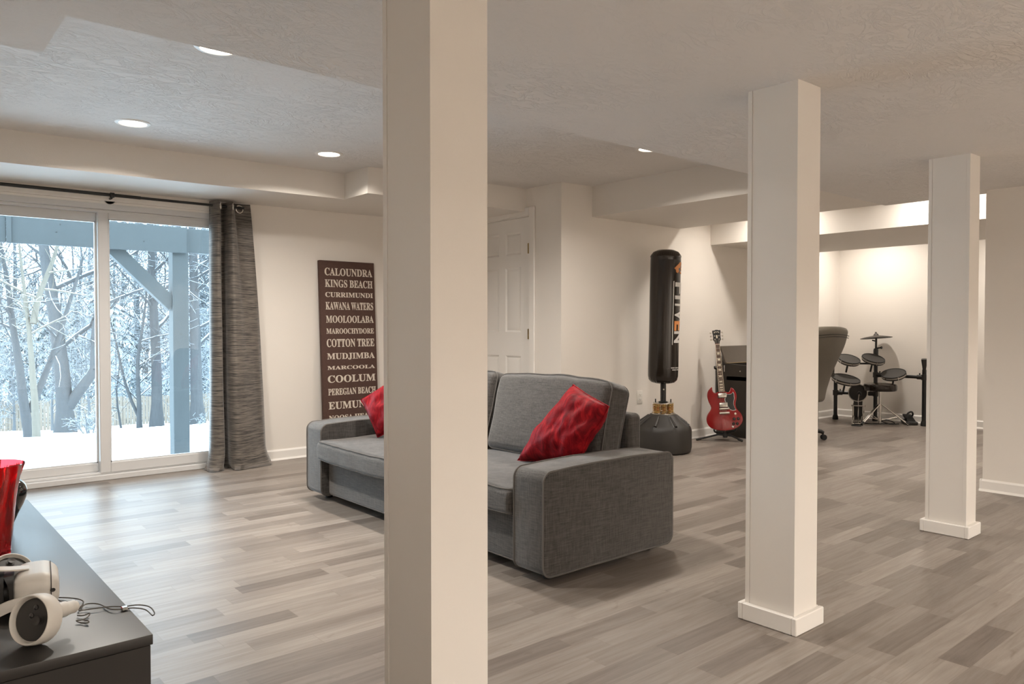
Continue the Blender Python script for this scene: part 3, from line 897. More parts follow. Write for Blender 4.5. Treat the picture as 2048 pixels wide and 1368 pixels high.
def punching_bag():
    cx, cy = 5.322, 4.222
    t = thing('punching_bag', 'black free-standing punching bag on a round weighted base', 'punching bag', (cx, cy, 0))
    vd = Vector((-cx, -cy, 0)).normalized()           # towards the camera
    rt = Vector((-vd.y, vd.x, 0))                     # picture right
    ang0 = math.atan2(vd.y, vd.x)
    # base
    prof = [(0.0, .004), (0.225, .004), (0.238, .012), (0.247, .05), (0.246, .19), (0.240, .215), (0.222, .238), (0.122, .318), (0.112, .330), (0.0, .330)]
    def wob(a, h):
        k = 1.0
        if .225 < h < .325:
            s = abs(((a - ang0) / (2*pi) * 8) % 1 - 0.5)
            if s < 0.10: k = 1.065
        return k
    MB().lathe(prof, (cx, cy, 0), n=96, wob=wob).build('weighted_base', M['base_plastic'], t, 30)
    for k in range(8):
        lug = MB()
        a = ang0 + (k + 0.62) * 2*pi/8
        d = Vector((cos(a), sin(a), 0))
        lug.tube([Vector((cx, cy, .312)) + d*.128, Vector((cx, cy, .238)) + d*.226], [0.012, 0.016], 8)
        lug.build('molded_rib', M['base_plastic'], t)
    # spring unit
    z0, z1 = .331, .430
    lb = MB().lathe([(0.0, z0), (0.100, z0), (0.100, z0+.006), (0.0, z0+.006)], (cx, cy, 0), n=32)
    lb.lathe([(0.0, z1-.007), (0.089, z1-.007), (0.089, z1), (0.0, z1)], (cx, cy, 0), n=32)
    for k in range(10):
        a = ang0 + .2 + k*2*pi/10
        lb.lathe([(0.007, 0), (0.007, .007), (0.0, .009)], (cx + .093*cos(a), cy + .093*sin(a), z0+.006), n=8)
    lb.build('spring_plate', M['nickel'], t)
    for k in range(8):
        a = ang0 + .1 + k*2*pi/8
        px, py = cx + .070*cos(a), cy + .070*sin(a)
        pts = [Vector((px + .018*cos(u*2*pi*6), py + .018*sin(u*2*pi*6), z0 + .008 + u*(z1-z0-.018))) for u in [i/70 for i in range(71)]]
        sp = MB().tube(pts, 0.0042, 6).build('spring', M['gold_spring'], t)
        MB().cyl((px, py, z0+.03), (px, py, z0+.066), 0.0105, n=10).build('bushing', M['red_bush'], sp)
    for s in (-1, 1):
        p = Vector((cx, cy, 0)) + rt*s*.066
        MB().cyl(p + Vector((0, 0, z1)), p + Vector((0, 0, z1+.030)), 0.005, n=8).build('bolt', M['black_metal'], t)
    # pole
    tilt = Vector((0, 0, 0)) - rt*0.0
    MB().cyl((cx, cy, z1), (cx, cy, .66), 0.0245, n=24).lathe([(0.032, 0), (0.045, .006), (0.030, .012)], (cx, cy, z1), n=24).build('pole', M['black_metal'], t)
    MB().lathe([(0.007, 0), (0.006, .004), (0, .005)], Vector((cx, cy, .545)) + vd*.024 + rt*.004, vd, 12).build('pole_button', M['nickel'], t)
    # bag: a padded cylinder that leans slightly
    lean = Matrix.Translation((cx, cy, .60)) @ Matrix.Rotation(radians(-1.15), 4, vd) @ Matrix.Translation((-rt*0.004)) @ Matrix.Rotation(ang0, 4, 'Z')
    H = 1.165
    prof = [(0.0, -.006), (0.055, -.004), (0.100, .008), (0.122, .030), (0.130, .062), (0.1315, .14), (0.129, .40), (0.1315, .75), (0.132, H-.10), (0.131, H-.072), (0.1335, H-.066), (0.132, H-.060),
            (0.126, H-.048), (0.108, H-.022), (0.070, H-.004), (0.0, H)]
    def wob2(a, h):
        k = 1 + 0.010*noise.noise(Vector((cos(a)*2.2, sin(a)*2.2, h*2.3)))
        if h > H-.065: k += 0.014*sin(a*40)*min(1, (H-h)/.03)
        if h < .05: k += 0.02*sin(a*24)*max(0, 1-h/.05)
        return k
    MB().lathe(prof, n=160, wob=wob2).xf(lean).build('bag', M['vinyl_bag'], t, 50)
    def onbag(phi, z, r=0.1342):
        k = wob2(phi, z)
        rb = 0.130 if z < .55 else 0.1317
        return lean @ Vector(((rb*k + .0022)*cos(phi), (rb*k + .0022)*sin(phi), z))
    # lettering reads downwards; letter tops point round the bag's right side
    def place(vs, fs, z_top, z_bot, phi0, phi1, mat, name):
        vs = fit(vs, 0, z_top - z_bot, 0, 1.0)
        k = (phi1 - phi0)
        vs = [Vector((v.x, v.y*k*0.131, 0)) for v in vs]
        bm = wrap_text(vs, fs, lambda c: onbag(phi0 + c.y/0.131, z_top - c.x))
        MB().from_bm(bm).build(name, mat, t, None); bm.free()
    zz = lambda y: 1.1 - (y - 652)/228.3 - .60
    P0, P1 = radians(40), radians(95)
    for ch, ya, yb_, mt in (('F', 566, 588, 'white_print'), ('I', 592, 599, 'white_print'), ('T', 602, 618, 'white_print'), ('V', 619, 641, 'white_print'), ('E', 642, 661, 'orange_print'), ('N', 662, 685, 'white_print')):
        vs, fs = text_mesh(ch, 1.0, 0.035)
        place(vs, fs, zz(ya), zz(yb_), P0, P1, M[mt], 'lettering')
    q = [Vector((0, 0, 0)), Vector((1, 0, 0)), Vector((1, 1, 0)), Vector((0, 1, 0))]
    place([v.copy() for v in q], [(0, 1, 2, 3)], zz(564), zz(689), radians(31.5), radians(34.5), M['white_print'], 'stripe')
    for y, pa, n_ in ((733.5, 30, 26), (737.5, 36, 20)):
        sp = MB()
        for k in range(n_):
            if k in (7, 15): continue
            x0 = k*(radians(96 - pa)*.131)/n_
            vs = [Vector((x0, 0, 0)), Vector((x0 + .0035, 0, 0)), Vector((x0 + .0035, .010, 0)), Vector((x0, .010, 0))]
            sp.add([onbag(radians(pa) + v.x/.131, zz(y) - .008 + v.y) for v in vs], [(0, 1, 2, 3)])
        sp.build('small_print', M['white_print'], t, None)
    # orange emblem: a jagged animal-like badge made of several patches
    emb = [[(.0, .42), (.14, .62), (.30, .80), (.42, .96), (.62, 1.0), (.80, .92), (.72, .74), (.55, .70), (.46, .52), (.30, .44), (.34, .20), (.24, .04), (.12, .12), (.10, .30)],
           [(.50, .46), (.62, .62), (.80, .62), (.92, .80), (1.0, .62), (.88, .44), (.94, .22), (.74, .30), (.60, .24), (.56, .36)],
           [(.40, .16), (.52, .20), (.70, .10), (.90, .06), (.66, .0), (.46, .04)]]
    bmv = MB()
    for poly in emb:
        vs = [Vector((x*.165, y*.105, 0)) for x, y in poly]
        bm = wrap_text(vs, [tuple(range(len(vs)))], lambda c: onbag(radians(33) + c.x/.131, zz(549) + c.y))
        bmv.from_bm(bm); bm.free()
    bmv.build('emblem', M['orange_print'], t, None)
punching_bag()

# ================================================================ GUITAR ON ITS STAND
GB = Vector((6.205, 4.185, 0.105)); GT = Vector((6.292, 4.352, 1.065))
GN = Vector((-0.80, -0.60, 0.16))
GM = frame(GB, GT - GB, GN)
def guitar():
    t = thing('electric_guitar', 'glossy cherry red double-horn electric guitar upright on a black stand', 'guitar', GB)
    K = 0.00049; sx = K; ox, oy = 462, 1008
    def L(p): return ((p[0]-ox)*sx, (oy-p[1])*K)
    out = [(285,148),(238,182),(195,240),(180,320),(195,420),(224,500),(236,555),(210,610),(160,672),(132,742),(131,820),(157,892),(218,950),(325,990),(455,1006),(590,998),(690,965),(765,905),(806,830),(806,752),(780,682),(731,622),(706,570),(701,500),(720,430),(736,350),(722,270),(684,206),(643,180),(624,212),(600,258),(560,266),(520,248),(405,248),(370,258),(330,268),(300,242),(288,200)]
    out = [L(p) for p in out]
    slab(smooth_poly(out, 3)[::-1], -0.018, 0.018, 0.006).xf(GM).build('body', M['guitar_red'], t, 40)
    pg = [(548,300),(600,312),(645,300),(672,268),(690,300),(688,350),(690,390),(668,470),(664,520),(680,580),(702,622),(640,632),(588,610),(565,572),(505,440),(502,390),(540,350)]
    pgl = [L(p) for p in pg]
    slab(pgl[::-1], 0.018, 0.0195).xf(GM).build('pickguard_edge', M['white_print'], t, 40)
    c = (sum(x for x, y in pgl)/len(pgl), sum(y for x, y in pgl)/len(pgl))
    slab([(c[0] + (x-c[0])*.90, c[1] + (y-c[1])*.955) for x, y in pgl][::-1], 0.0192, 0.0206).xf(GM).build('pickguard', M['black_plastic'], t, 40)
    ynut = (oy + 677)*K; yend = (oy - 250)*K
    # neck and fretboard
    def taper(y): return 0.0265 + (0.0215 - 0.0265)*(y - yend)/(ynut - yend)
    nk = MB()
    ring = []
    N = 9
    for y in (yend - .03, yend, ynut, ynut + .015):
        w = taper(y) - .001
        ring.append([Vector((w*cos(pi + pi*j/N), y, .016 + .020*sin(pi + pi*j/N))) for j in range(N+1)])
    vs = [p for r in ring for p in r]; fs = []
    for i in range(3):
        for j in range(N): fs.append((i*(N+1)+j, i*(N+1)+j+1, (i+1)*(N+1)+j+1, (i+1)*(N+1)+j))
        fs.append((i*(N+1)+N, i*(N+1), (i+1)*(N+1), (i+1)*(N+1)+N))
    nk.add(vs, fs).xf(GM).build('neck', M['mahogany'], t, 50)
    w0, w1 = taper(yend), taper(ynut)
    slab([(-w0, yend), (w0, yend), (w1, ynut), (-w1, ynut)], .016, .0232).xf(GM).build('fretboard_binding', M['binding'], t)
    fb = slab([(-w0+.004, yend+.002), (w0-.004, yend+.002), (w1-.004, ynut), (-w1+.004, ynut)], .022, .0236).xf(GM).build('fretboard', M['rosewood'], t)
    sc = (ynut - yend) / (1 - 2**(-22/12)) ; fr = MB(); inl = MB()
    fy = [ynut - sc*(1 - 2**(-k/12)) for k in range(23)]
    for k in range(1, 23):
        w = taper(fy[k]) - .003
        MB().box((-w, fy[k]-.0010, .0236), (w, fy[k]+.0010, .0246)).xf(GM).build('fret', M['nickel'], fb)
    for k in (3, 5, 7, 9, 12, 15, 17, 19, 21):
        ym = (fy[k-1]+fy[k])/2; hh = (fy[k-1]-fy[k])*.34
        i_ = MB(); wv = taper(ym)*.62
        i_.add([(-wv*.78, ym-hh, .0239), (wv*.78, ym-hh, .0239), (wv, ym+hh, .0239), (-wv, ym+hh, .0239)], [(0,1,2,3)])
        i_.xf(GM).build('inlay', M['pearl'], fb, None)
    MB().box((-w1, ynut, .016), (w1, ynut+.006, .026), .001, 1).xf(GM).build('nut', M['pearl'], t)
    # headstock
    y0 = ynut + .006
    hs = [(-.0215, y0), (.0215, y0), (.024, y0+.022), (.036, y0+.045), (.034, y0+.085), (.040, y0+.128), (.036, y0+.137), (.018, y0+.136), (.006, y0+.143), (0, y0+.139), (-.006, y0+.143), (-.018, y0+.136), (-.036, y0+.137), (-.040, y0+.128), (-.034, y0+.085), (-.036, y0+.045), (-.024, y0+.022)]
    h = slab(hs, 0.002, .016, .0015).xf(GM).build('headstock', M['black_plastic'], t)
    orn = slab([(-.007, y0+.062), (0, y0+.055), (.007, y0+.062), (.005, y0+.075), (.008, y0+.083), (0, y0+.09), (-.008, y0+.083), (-.005, y0+.075)], .0158, .0168)
    orn.xf(GM).build('headstock_inlay', M['pearl'], h)
    sw_ = MB().tube([(-.022, y0+.115, .0164), (-.012, y0+.122, .0164), (0, y0+.117, .0164), (.012, y0+.121, .0164), (.022, y0+.117, .0164)], .0024, 6)
    sw_.xf(GM).build('headstock_script', M['pearl'], h)
    slab([(-.006, y0+.008), (.006, y0+.008), (.007, y0+.03), (0, y0+.042), (-.007, y0+.03)], .0158, .0172).xf(GM).build('truss_cover', M['black_plastic'], h)
    for s in (-1, 1):
        for k in range(3):
            yy = y0 + .048 + k*.033
            p = MB().lathe([(.0055, 0), (.0055, .004), (.003, .006), (.003, .014), (0, .0145)], (s*.020, yy, .016), n=12)
            p.cyl((s*.030, yy, .006), (s*.050, yy, .006), .0025, n=8)
            p.lathe([(0, -.010), (.007, -.008), (.009, 0), (.007, .008), (0, .010)], (s*.055, yy, .006), (0, 1, 0), 10)
            p.xf(GM).build('tuning_peg', M['nickel'], t)
    # pickups, bridge, tailpiece, knobs
    for (xa, ya, xb, yb_) in ((390, 283, 542, 366), (400, 470, 550, 553)):
        a = L((xa, yb_)); b = L((xb, ya))
        MB().box((a[0]-.003, a[1]-.004, .018), (b[0]+.003, b[1]+.004, .023), .002, 1).xf(GM).build('pickup_ring', M['black_plastic'], t)
        MB().box((a[0], a[1], .020), (b[0], b[1], .031), .003, 2).xf(GM).build('pickup', M['nickel'], t)
    for (xa, ya, xb, yb_, z) in ((382, 570, 575, 605, .030), (374, 648, 585, 690, .029)):
        a = L((xa, yb_)); b = L((xb, ya)); ym = (a[1]+b[1])/2; r = (b[1]-a[1])/2
        m = MB().tube([(a[0]+r*.6, ym, z-.003), (b[0]-r*.6, ym, z-.003)], r, 14)
        for x in (a[0]+r, b[0]-r): m.cyl((x, ym, .016), (x, ym, z+.004), .005, n=10)
        m.xf(GM).build('bridge' if ya == 570 else 'tailpiece', M['nickel'], t)
    for (x, y) in ((650, 790), (725, 790), (630, 880), (700, 885)):
        q = L((x, y))
        MB().lathe([(.0135, 0), (.0135, .003), (.0105, .014), (.0085, .016), (0, .016)], (q[0], q[1], .018), n=18).xf(GM).build('control_knob', M['black_plastic'], t)
    q = L((680, 692)); MB().lathe([(.010, 0), (.010, .0015), (.004, .003), (.003, .014), (.004, .018), (0, .020)], (q[0], q[1], .018), n=14).xf(GM).build('toggle_switch', M['pearl'], t)
    q = L((610, 938)); MB().lathe([(.0095, 0), (.0095, .002), (.005, .003), (.005, .005), (.0035, .005), (.0035, .001)], (q[0], q[1], .018), n=14).xf(GM).build('jack_socket', M['chrome'], t)
    for (x, y) in ((468, 1010), (322, 268)):
        q = L((x, y)); MB().lathe([(.006, -.006), (.004, .002), (.007, .008), (0, .010)], (q[0], q[1], .0), (0, -1, 0), 10).xf(GM).build('strap_button', M['chrome'], t)
    yb0 = L((0, 668))[1]
    for k in range(6):
        u = (k - 2.5)
        MB().tube([(u*.0104, yb0, .030), (u*.0104, yb0+.04, .0335), (u*.0070, ynut+.003, .0265), (u*.0078 + (.006 if u > 0 else -.006), ynut + .05 + abs(u)*.0, .022)], .0006, 4).xf(GM).build('string', M['nickel'], t)
guitar()

def guitar_stand():
    t = thing('guitar_stand', 'black tripod guitar stand under the red guitar', 'guitar stand', (6.25, 4.24, 0))
    hub = GM @ Vector((0, -0.035, -0.045)); hub.z = max(hub.z, 0.065)
    top = GM @ Vector((0.0, 0.60, -0.055))
    MB().tube([hub, top], 0.0095, 12).build('upright', M['black_metal'], t)
    MB().lathe([(.016, -.03), (.020, -.025), (.020, .025), (.016, .03)], hub, (top-hub), 14).build('hub', M['rubber'], t)
    fl, fr_, bk = Vector((6.060, 4.405, .010)), Vector((6.325, 4.075, .010)), Vector((6.47, 4.38, .012))
    for p in (fl, fr_, bk):
        l = MB().tube([hub + Vector((0, 0, -.005)), hub.lerp(p, .25) + Vector((0, 0, .012)), p], .0088, 10).build('leg', M['black_metal'], t)
        d = (p - hub).normalized()
        MB().tube([p - d*.045, p + d*.004], .0105, 10).build('rubber_foot', M['rubber'], l)
    c = GM @ Vector((0, -0.006, -0.03))
    for s in (-1, 1):
        a = GM @ Vector((s*.075, -.004 + .012, -.030)); b = GM @ Vector((s*.105, .018, .0)); b2 = GM @ Vector((s*.110, .030, .026))
        MB().tube([hub, GM @ Vector((s*.04, -.016, -.035)), GM @ Vector((s*.085, -.008, -.028)), GM @ Vector((s*.095, -.004, .0)), GM @ Vector((s*.100, .004, .026)), GM @ Vector((s*.102, .018, .030))], .008, 10).build('cradle_arm', M['rubber'], t)
    yk = GM @ Vector((0, .60, -.03))
    m = MB().tube([GM @ Vector((-.045, .615, .018)), GM @ Vector((-.044, .603, -.02)), GM @ Vector((-.025, .596, -.04)), GM @ Vector((.025, .596, -.04)), GM @ Vector((.044, .603, -.02)), GM @ Vector((.047, .618, .020))], .0075, 10)
    m.build('neck_yoke', M['rubber'], t)
    MB().tube([GM @ Vector((.047, .618, .020)), GM @ Vector((.044, .62, .025)), GM @ Vector((.040, .560, .026))], .003, 6).build('yoke_strap', M['chrome'], t)
guitar_stand()

# ================================================================ PIANO
def piano():
    x0, x1 = 6.535, 7.93
    t = thing('upright_piano', 'black compact upright piano against the wall behind the red guitar', 'piano', ((x0+x1)/2, 4.34, 0))
    yb, yf = YB - .02, 4.165
    side = [(yf, 0.0), (yb, 0.0), (yb, .735), (4.44, .728), (yf, .712)]
    for (a, b) in ((x0, x0 + .035), (x1 - .035, x1)):
        vs = [(a, y, z) for y, z in side] + [(b, y, z) for y, z in side]; n = len(side)
        MB().add(vs, [tuple(range(n)), tuple(range(2*n-1, n-1, -1))] + [(i, n+i, n+(i+1) % n, (i+1) % n) for i in range(n)]).build('side_panel', M['piano'], t, 20)
    MB().box((x0 + .035, yb - .03, .05), (x1 - .035, yb, .73)).box((x0 + .035, 4.38, .05), (x1 - .035, 4.395, .56)).build('back_panel', M['piano'], t)
    MB().box((x0 + .0, 3.985, .555), (x1, 4.40, .605), .006, 1).box((x0, 3.985, .60), (x0 + .03, 4.17, .665), .006, 1).box((x1 - .03, 3.985, .60), (x1, 4.17, .665), .006, 1).build('key_bed', M['piano'], t)
    k = MB(); nk = 52; wk = (x1 - x0 - .07)/nk
    for i in range(nk): k.box((x0 + .035 + i*wk + .0006, 4.0, .606), (x0 + .035 + (i+1)*wk - .0006, 4.155, .628), .001, 1)
    k.build('white_keys', M['key_white'], t)
    kb = MB()
    for i in range(nk-1):
        if i % 7 not in (1, 4): kb.box((x0 + .035 + (i+1)*wk - .006, 4.065, .628), (x0 + .035 + (i+1)*wk + .006, 4.155, .640), .001, 1)
    kb.build('black_keys', M['piano'], t)
    # raised lid, tilted towards the wall
    a = 0.175
    lid = MB().box((x0 - .005, 0, 0), (x1 + .005, .018, a + .01), .004, 1).xf(Matrix.Translation((0, 4.395, .728)) @ Matrix.Rotation(radians(-22), 4, 'X'))
    lid.build('raised_lid', M['piano_lid'], t)
    MB().cyl((x0, 4.395, .729), (x1, 4.395, .729), .004, n=8).build('lid_hinge', M['brass'], t)
    MB().lathe([(.006, 0), (.006, .003), (0, .004)], (x0, 4.24, .655), (-1, 0, 0), 10).build('side_screw', M['nickel'], t)
    for y in (4.03, 4.12):
        MB().box((x0 + .004, y, 0.0), (x0 + .034, y + .05, .555), .004, 1).build('front_leg', M['piano'], t) if y == 4.03 else None
    MB().box((x0 - .002, 4.0, 0.0), (x0 + .036, yf + .01, .035), .004, 1).build('foot_rail', M['piano'], t)
    for i in range(3):
        MB().tube([((x0+x1)/2 + (i-1)*.08, 4.37, .05), ((x0+x1)/2 + (i-1)*.08, 4.25, .045)], [.010, .016], 10).build('pedal', M['brass'], t)
piano()

# ================================================================ OFFICE CHAIR
def office_chair():
    cx, cy = 6.80, 3.83
    t = thing('office_chair', 'taupe leather high-back office chair on casters facing the piano', 'office chair', (cx, cy, 0))
    R = Matrix.Translation((cx, cy, 0)) @ Matrix.Rotation(radians(-12), 4, 'Z')
    # back: local x across, local y forward (towards the piano), rear face at negative y
    def back(P, u):
        P = P.copy(); z = P.z
        h = max(0.0, (z - .40)/.70)
        P.y += -.22*h**1.35 + .02*sin(h*6) + .030*(1-h)**2
        P.y -= (0.05 if u.y < 0 else .028) * (1-u.x**2)
        k = 1 - .10*max(0, h - .75)/.25 - .12*max(0, .25 - h)/.25
        P.x *= k
        P.z += .02*(1-u.x**2)*max(u.z, 0)
        return P
    MB().rcube((-.26, -.135, .375), (.26, .0, 1.075), .045, 14, 5, lambda P, u: back(P + Vector((0, -.09, 0)), u)).xf(R).build('backrest', M['leather'], t, 60)
    MB().rcube((-.225, .0, .42), (.225, .065, 1.06), .04, 10, 4, lambda P, u: back(P + Vector((0, -.09, 0)), u)).xf(R).build('back_cushion', M['leather'], t, 60)
    MB().rcube((-.225, -.02, .80), (.225, .085, 1.07), .045, 10, 4, lambda P, u: back(P + Vector((0, -.09, 0)), u)).xf(R).build('head_pad', M['leather'], t, 60)
    sm = dense(loop_pts(0, 2, (-.25, .385), (.25, 1.068), 1, -.012, .05), .04)
    MB().tube([back(p + Vector((0, -.09, 0)), Vector((p.x/.26, 0, 0))) for p in sm], .0045, 6, closed=True).xf(R).build('seam', M['leather'], t)
    for zz in (1.005, .985):
        MB().tube([back(Vector((x*.262, -.2255, zz)), Vector((x, -1, .9))) for x in [i/8 - 1 for i in range(17)]], .0035, 6).xf(R).build('stitching', M['black_plastic'], t)
    MB().rcube((-.26, -.16, .385), (.26, .32, .495), .045, 10, 4, lambda P, u: P + Vector((0, 0, .02*(1-u.x**2)*(1-u.y**2)*max(u.z, 0)))).xf(R).build('seat', M['leather'], t, 60)
    MB().box((-.12, -.12, .345), (.12, .16, .385), .01, 2).xf(R).build('seat_plate', M['black_plastic'], t)
    for s in (-1, 1):
        pts = catmull([(s*.25, -.16, .62), (s*.30, -.05, .665), (s*.305, .14, .665), (s*.30, .22, .60), (s*.29, .17, .46), (s*.25, .08, .41)], 5)
        MB().tube(pts, .021, 10).xf(R).build('armrest', M['black_plastic'], t)
    MB().cyl((0, 0, .10), (0, 0, .35), .027, n=20).cyl((0, 0, .07), (0, 0, .13), .042, .034, n=20).xf(R).build('gas_column', M['black_metal'], t)
    for k in range(5):
        a = radians(-40 + k*72) - radians(-12)
        d = Vector((cos(a), sin(a), 0)); e = Vector((-d.y, d.x, 0))
        l = MB().tube([d*.03 + Vector((0, 0, .105)), d*.16 + Vector((0, 0, .100)), d*.27 + Vector((0, 0, .085)), d*.295 + Vector((0, 0, .070))], [.030, .025, .020, .018], 10).xf(R)
        leg = l.build('base_leg', M['black_plastic'], t)
        c = MB()
        for s in (-1, 1):
            c.lathe([(0, -.009), (.024, -.009), (.027, -.004), (.027, .004), (.024, .009), (0, .009)], d*.300 + e*s*.013 + Vector((0, 0, .0275)), e, 18)
        c.cyl(d*.295 + Vector((0, 0, .03)), d*.295 + Vector((0, 0, .078)), .007, n=8)
        c.xf(R).build('caster', M['rubber'], leg)
office_chair()

# ================================================================ DRUM KIT
CAMV = Vector((0, 0, 1.1))
def drum_kit():
    t = thing('electronic_drum_kit', 'black electronic drum kit on a tube rack in the far corner', 'drum kit', (8.9, 3.95, 0))
    Lp, Cp, Rp = (8.70, 4.36), (8.90, 3.985), (8.85, 3.435)
    def post(p, z1, name='rack_post', r=.0215):
        o = MB().cyl((*p, .03), (*p, z1), r, n=16).build(name, M['black_metal'], t)
        MB().lathe([(.030, 0), (.033, .005), (.030, .035), (.024, .055)], (*p, 0), n=16).build('rubber_foot', M['rubber'], o)
        return o
    post(Lp, .50); post(Cp, .80); post(Rp, .62)
    bars = [((*Lp, .315), (*Cp, .315)), ((*Cp, .535), (*Rp, .535))]
    for a, b in bars:
        MB().cyl(a, b, .0185, n=14).build('rack_bar', M['black_metal'], t)
        for q, o in ((a, b), (b, a)):
            d = (Vector(o) - Vector(q)).normalized()
            c = MB().cyl(Vector(q) - Vector((0, 0, .03)), Vector(q) + Vector((0, 0, .03)), .030, n=14)
            c.cyl(Vector(q), Vector(q) + d*.075, .026, n=14)
            c.cyl(Vector(q) + d*.05, Vector(q) + d*.05 + Vector((0, 0, .045)), .007, n=8)
            c.build('rack_clamp', M['black_plastic'], t)
    # cymbal arm and cymbal
    top = Vector((8.905, 3.985, .968))
    a = MB().cyl((*Cp, .78), top, .0115, n=12).lathe([(.024, 0), (.027, .01), (.027, .06), (.020, .08)], (*Cp, .76), n=14)
    a.cyl(Vector((*Cp, .84)), Vector((*Cp, .84)) + Vector((.01, -.05, .01)), .008, n=8).lathe([(.016, 0), (.016, .012)], Vector((8.905, 3.93, .85)), (0, -1, 0), 10)
    a.cyl(top - Vector((0, 0, .045)), top - Vector((0, -.045, .035)), .008, n=8)
    a.build('cymbal_arm', M['black_metal'], t)
    ax = Vector((.03, .10, 1))
    cy = MB().lathe([(.170, -.010), (.1705, -.006), (.120, .006), (.060, .016), (.030, .022), (.024, .036), (.012, .046), (.009, .062), (0, .064)], top, ax, 48)
    cy.build('cymbal', M['cymbal'], t, 40)
    def pad(c, r, up, name, stem=True):
        c = Vector(c); up = Vector(up).normalized()
        sh = MB().lathe([(0, -.040), (r*.93, -.040), (r*.985, -.034), (r*.985, -.012), (r*.97, -.008)], c, up, 40).build(name, M['black_plastic'], t, 40)
        MB().lathe([(r*.992, -.022), (r*1.0, -.020), (r*1.0, -.008), (r*.992, -.006)], c, up, 40, caps=False).build('hoop_band', M['rim_metal'], sh, 40)
        MB().lathe([(r*.985, -.008), (r*1.015, -.005), (r*1.015, .006), (r*.98, .008), (r*.93, .004), (r*.925, 0)], c, up, 40, caps=False).build('rim', M['rubber'], sh, 40)
        MB().lathe([(0, .002), (r*.93, .002), (r*.93, -.004)], c, up, 40).build('drum_head', M['drumhead'], sh, 40)
        q = up.orthogonal().normalized()
        lug = MB()
        for k in range(6):
            v = Matrix.Rotation(k*pi/3, 3, up) @ q
            lug.cyl(c + v*r*1.0 - up*.030, c + v*r*1.0 + up*.003, .006, n=8)
        lug.build('lug', M['chrome'], sh)
        if stem:
            b = c - up*.04
            MB().cyl(b, b + Vector((0, 0, -.10)) + up*-.02 + Vector((-.01, .015, 0)), .0105, n=10).build('mount_stem', M['black_metal'], sh)
    cams = lambda p: (CAMV - Vector(p)).normalized()
    rgt = Vector((.762, -.647, 0))
    def tilt(p, fwd, roll):
        f = cams(p); f.z = 0; f.normalize()
        return Vector((0, 0, 1)) + f*fwd - rgt*(-roll)
    p1, p2, p3, p4 = (8.55, 4.13, .722), (8.72, 3.93, .732), (8.42, 4.10, .505), (8.78, 3.735, .566)
    pad(p1, .120, tilt(p1, .50, .26), 'tom_pad'); pad(p2, .120, tilt(p2, .48, .28), 'tom_pad')
    pad(p3, .150, tilt(p3, .34, .22), 'snare_pad'); pad(p4, .128, tilt(p4, .32, -.16), 'tom_pad')
    # arms that carry the pads
    arms = [((*Cp, .70), Vector(p2) - Vector((0, 0, .05))), (Vector(p2) - Vector((0, 0, .06)), Vector(p1) - Vector((0, 0, .05))), ((8.72, 4.33, .46), Vector(p3) - Vector((-.02, -.02, .05)))]
    for a_, b_ in arms: MB().cyl(a_, b_, .0105, n=10).build('pad_arm', M['black_metal'], t)
    # sound module at the right-hand post
    m4 = Matrix.Translation((*Rp, .665)) @ Matrix.Rotation(radians(21), 4, 'Z')
    MB().rcube((-.12, -.022, -.075), (.12, .022, .075), .012, 3, 3, lambda P, u: P + Vector((P.x*.08*u.z, P.y*.5*u.z, 0))).xf(m4).build('sound_module', M['black_plastic'], t)
drum_kit()

def kick_pad():
    c = Vector((8.66, 4.075, .335))
    t = thing('kick_drum_pad', 'round black kick drum pad on a tapered floor tower under the snare pad', 'kick pad', (c.x, c.y, 0))
    f = Vector((-.93, -.36, .05)).normalized()
    s = MB().lathe([(0, -.05), (.095, -.05), (.100, -.045), (.100, -.006)], c, f, 40).build('pad_shell', M['black_plastic'], t, 40)
    MB().lathe([(.094, -.010), (.101, -.008), (.104, .010), (.094, .012)], c, f, 40, caps=False).build('chrome_rim', M['rim_metal'], s, 40)
    MB().lathe([(0, .002), (.094, .002), (.094, -.003)], c, f, 40).build('drum_head', M['drumhead'], s, 40)
    sd = Vector((f.y, -f.x, 0)).normalized(); fw = Vector((f.x, f.y, 0)).normalized()
    b = Vector((c.x, c.y, 0))
    def P(a, d, z): return b + sd*a + fw*d + Vector((0, 0, z))
    tw = MB()
    vs = [P(-.05, .0, 0), P(.05, .0, 0), P(.05, -.20, 0), P(-.05, -.20, 0), P(-.045, .0, .27), P(.045, .0, .27), P(.045, -.045, .27), P(-.045, -.045, .27)]
    tw.add(vs, [(0,3,2,1),(4,5,6,7),(0,1,5,4),(1,2,6,5),(2,3,7,6),(3,0,4,7)])
    tw.build('tower', M['black_plastic'], t)
    for a in (-.05, .05): MB().cyl(P(a, .006, .01), P(a, .006, .215), .0035, n=8).build('edge_rod', M['chrome'], t)
kick_pad()

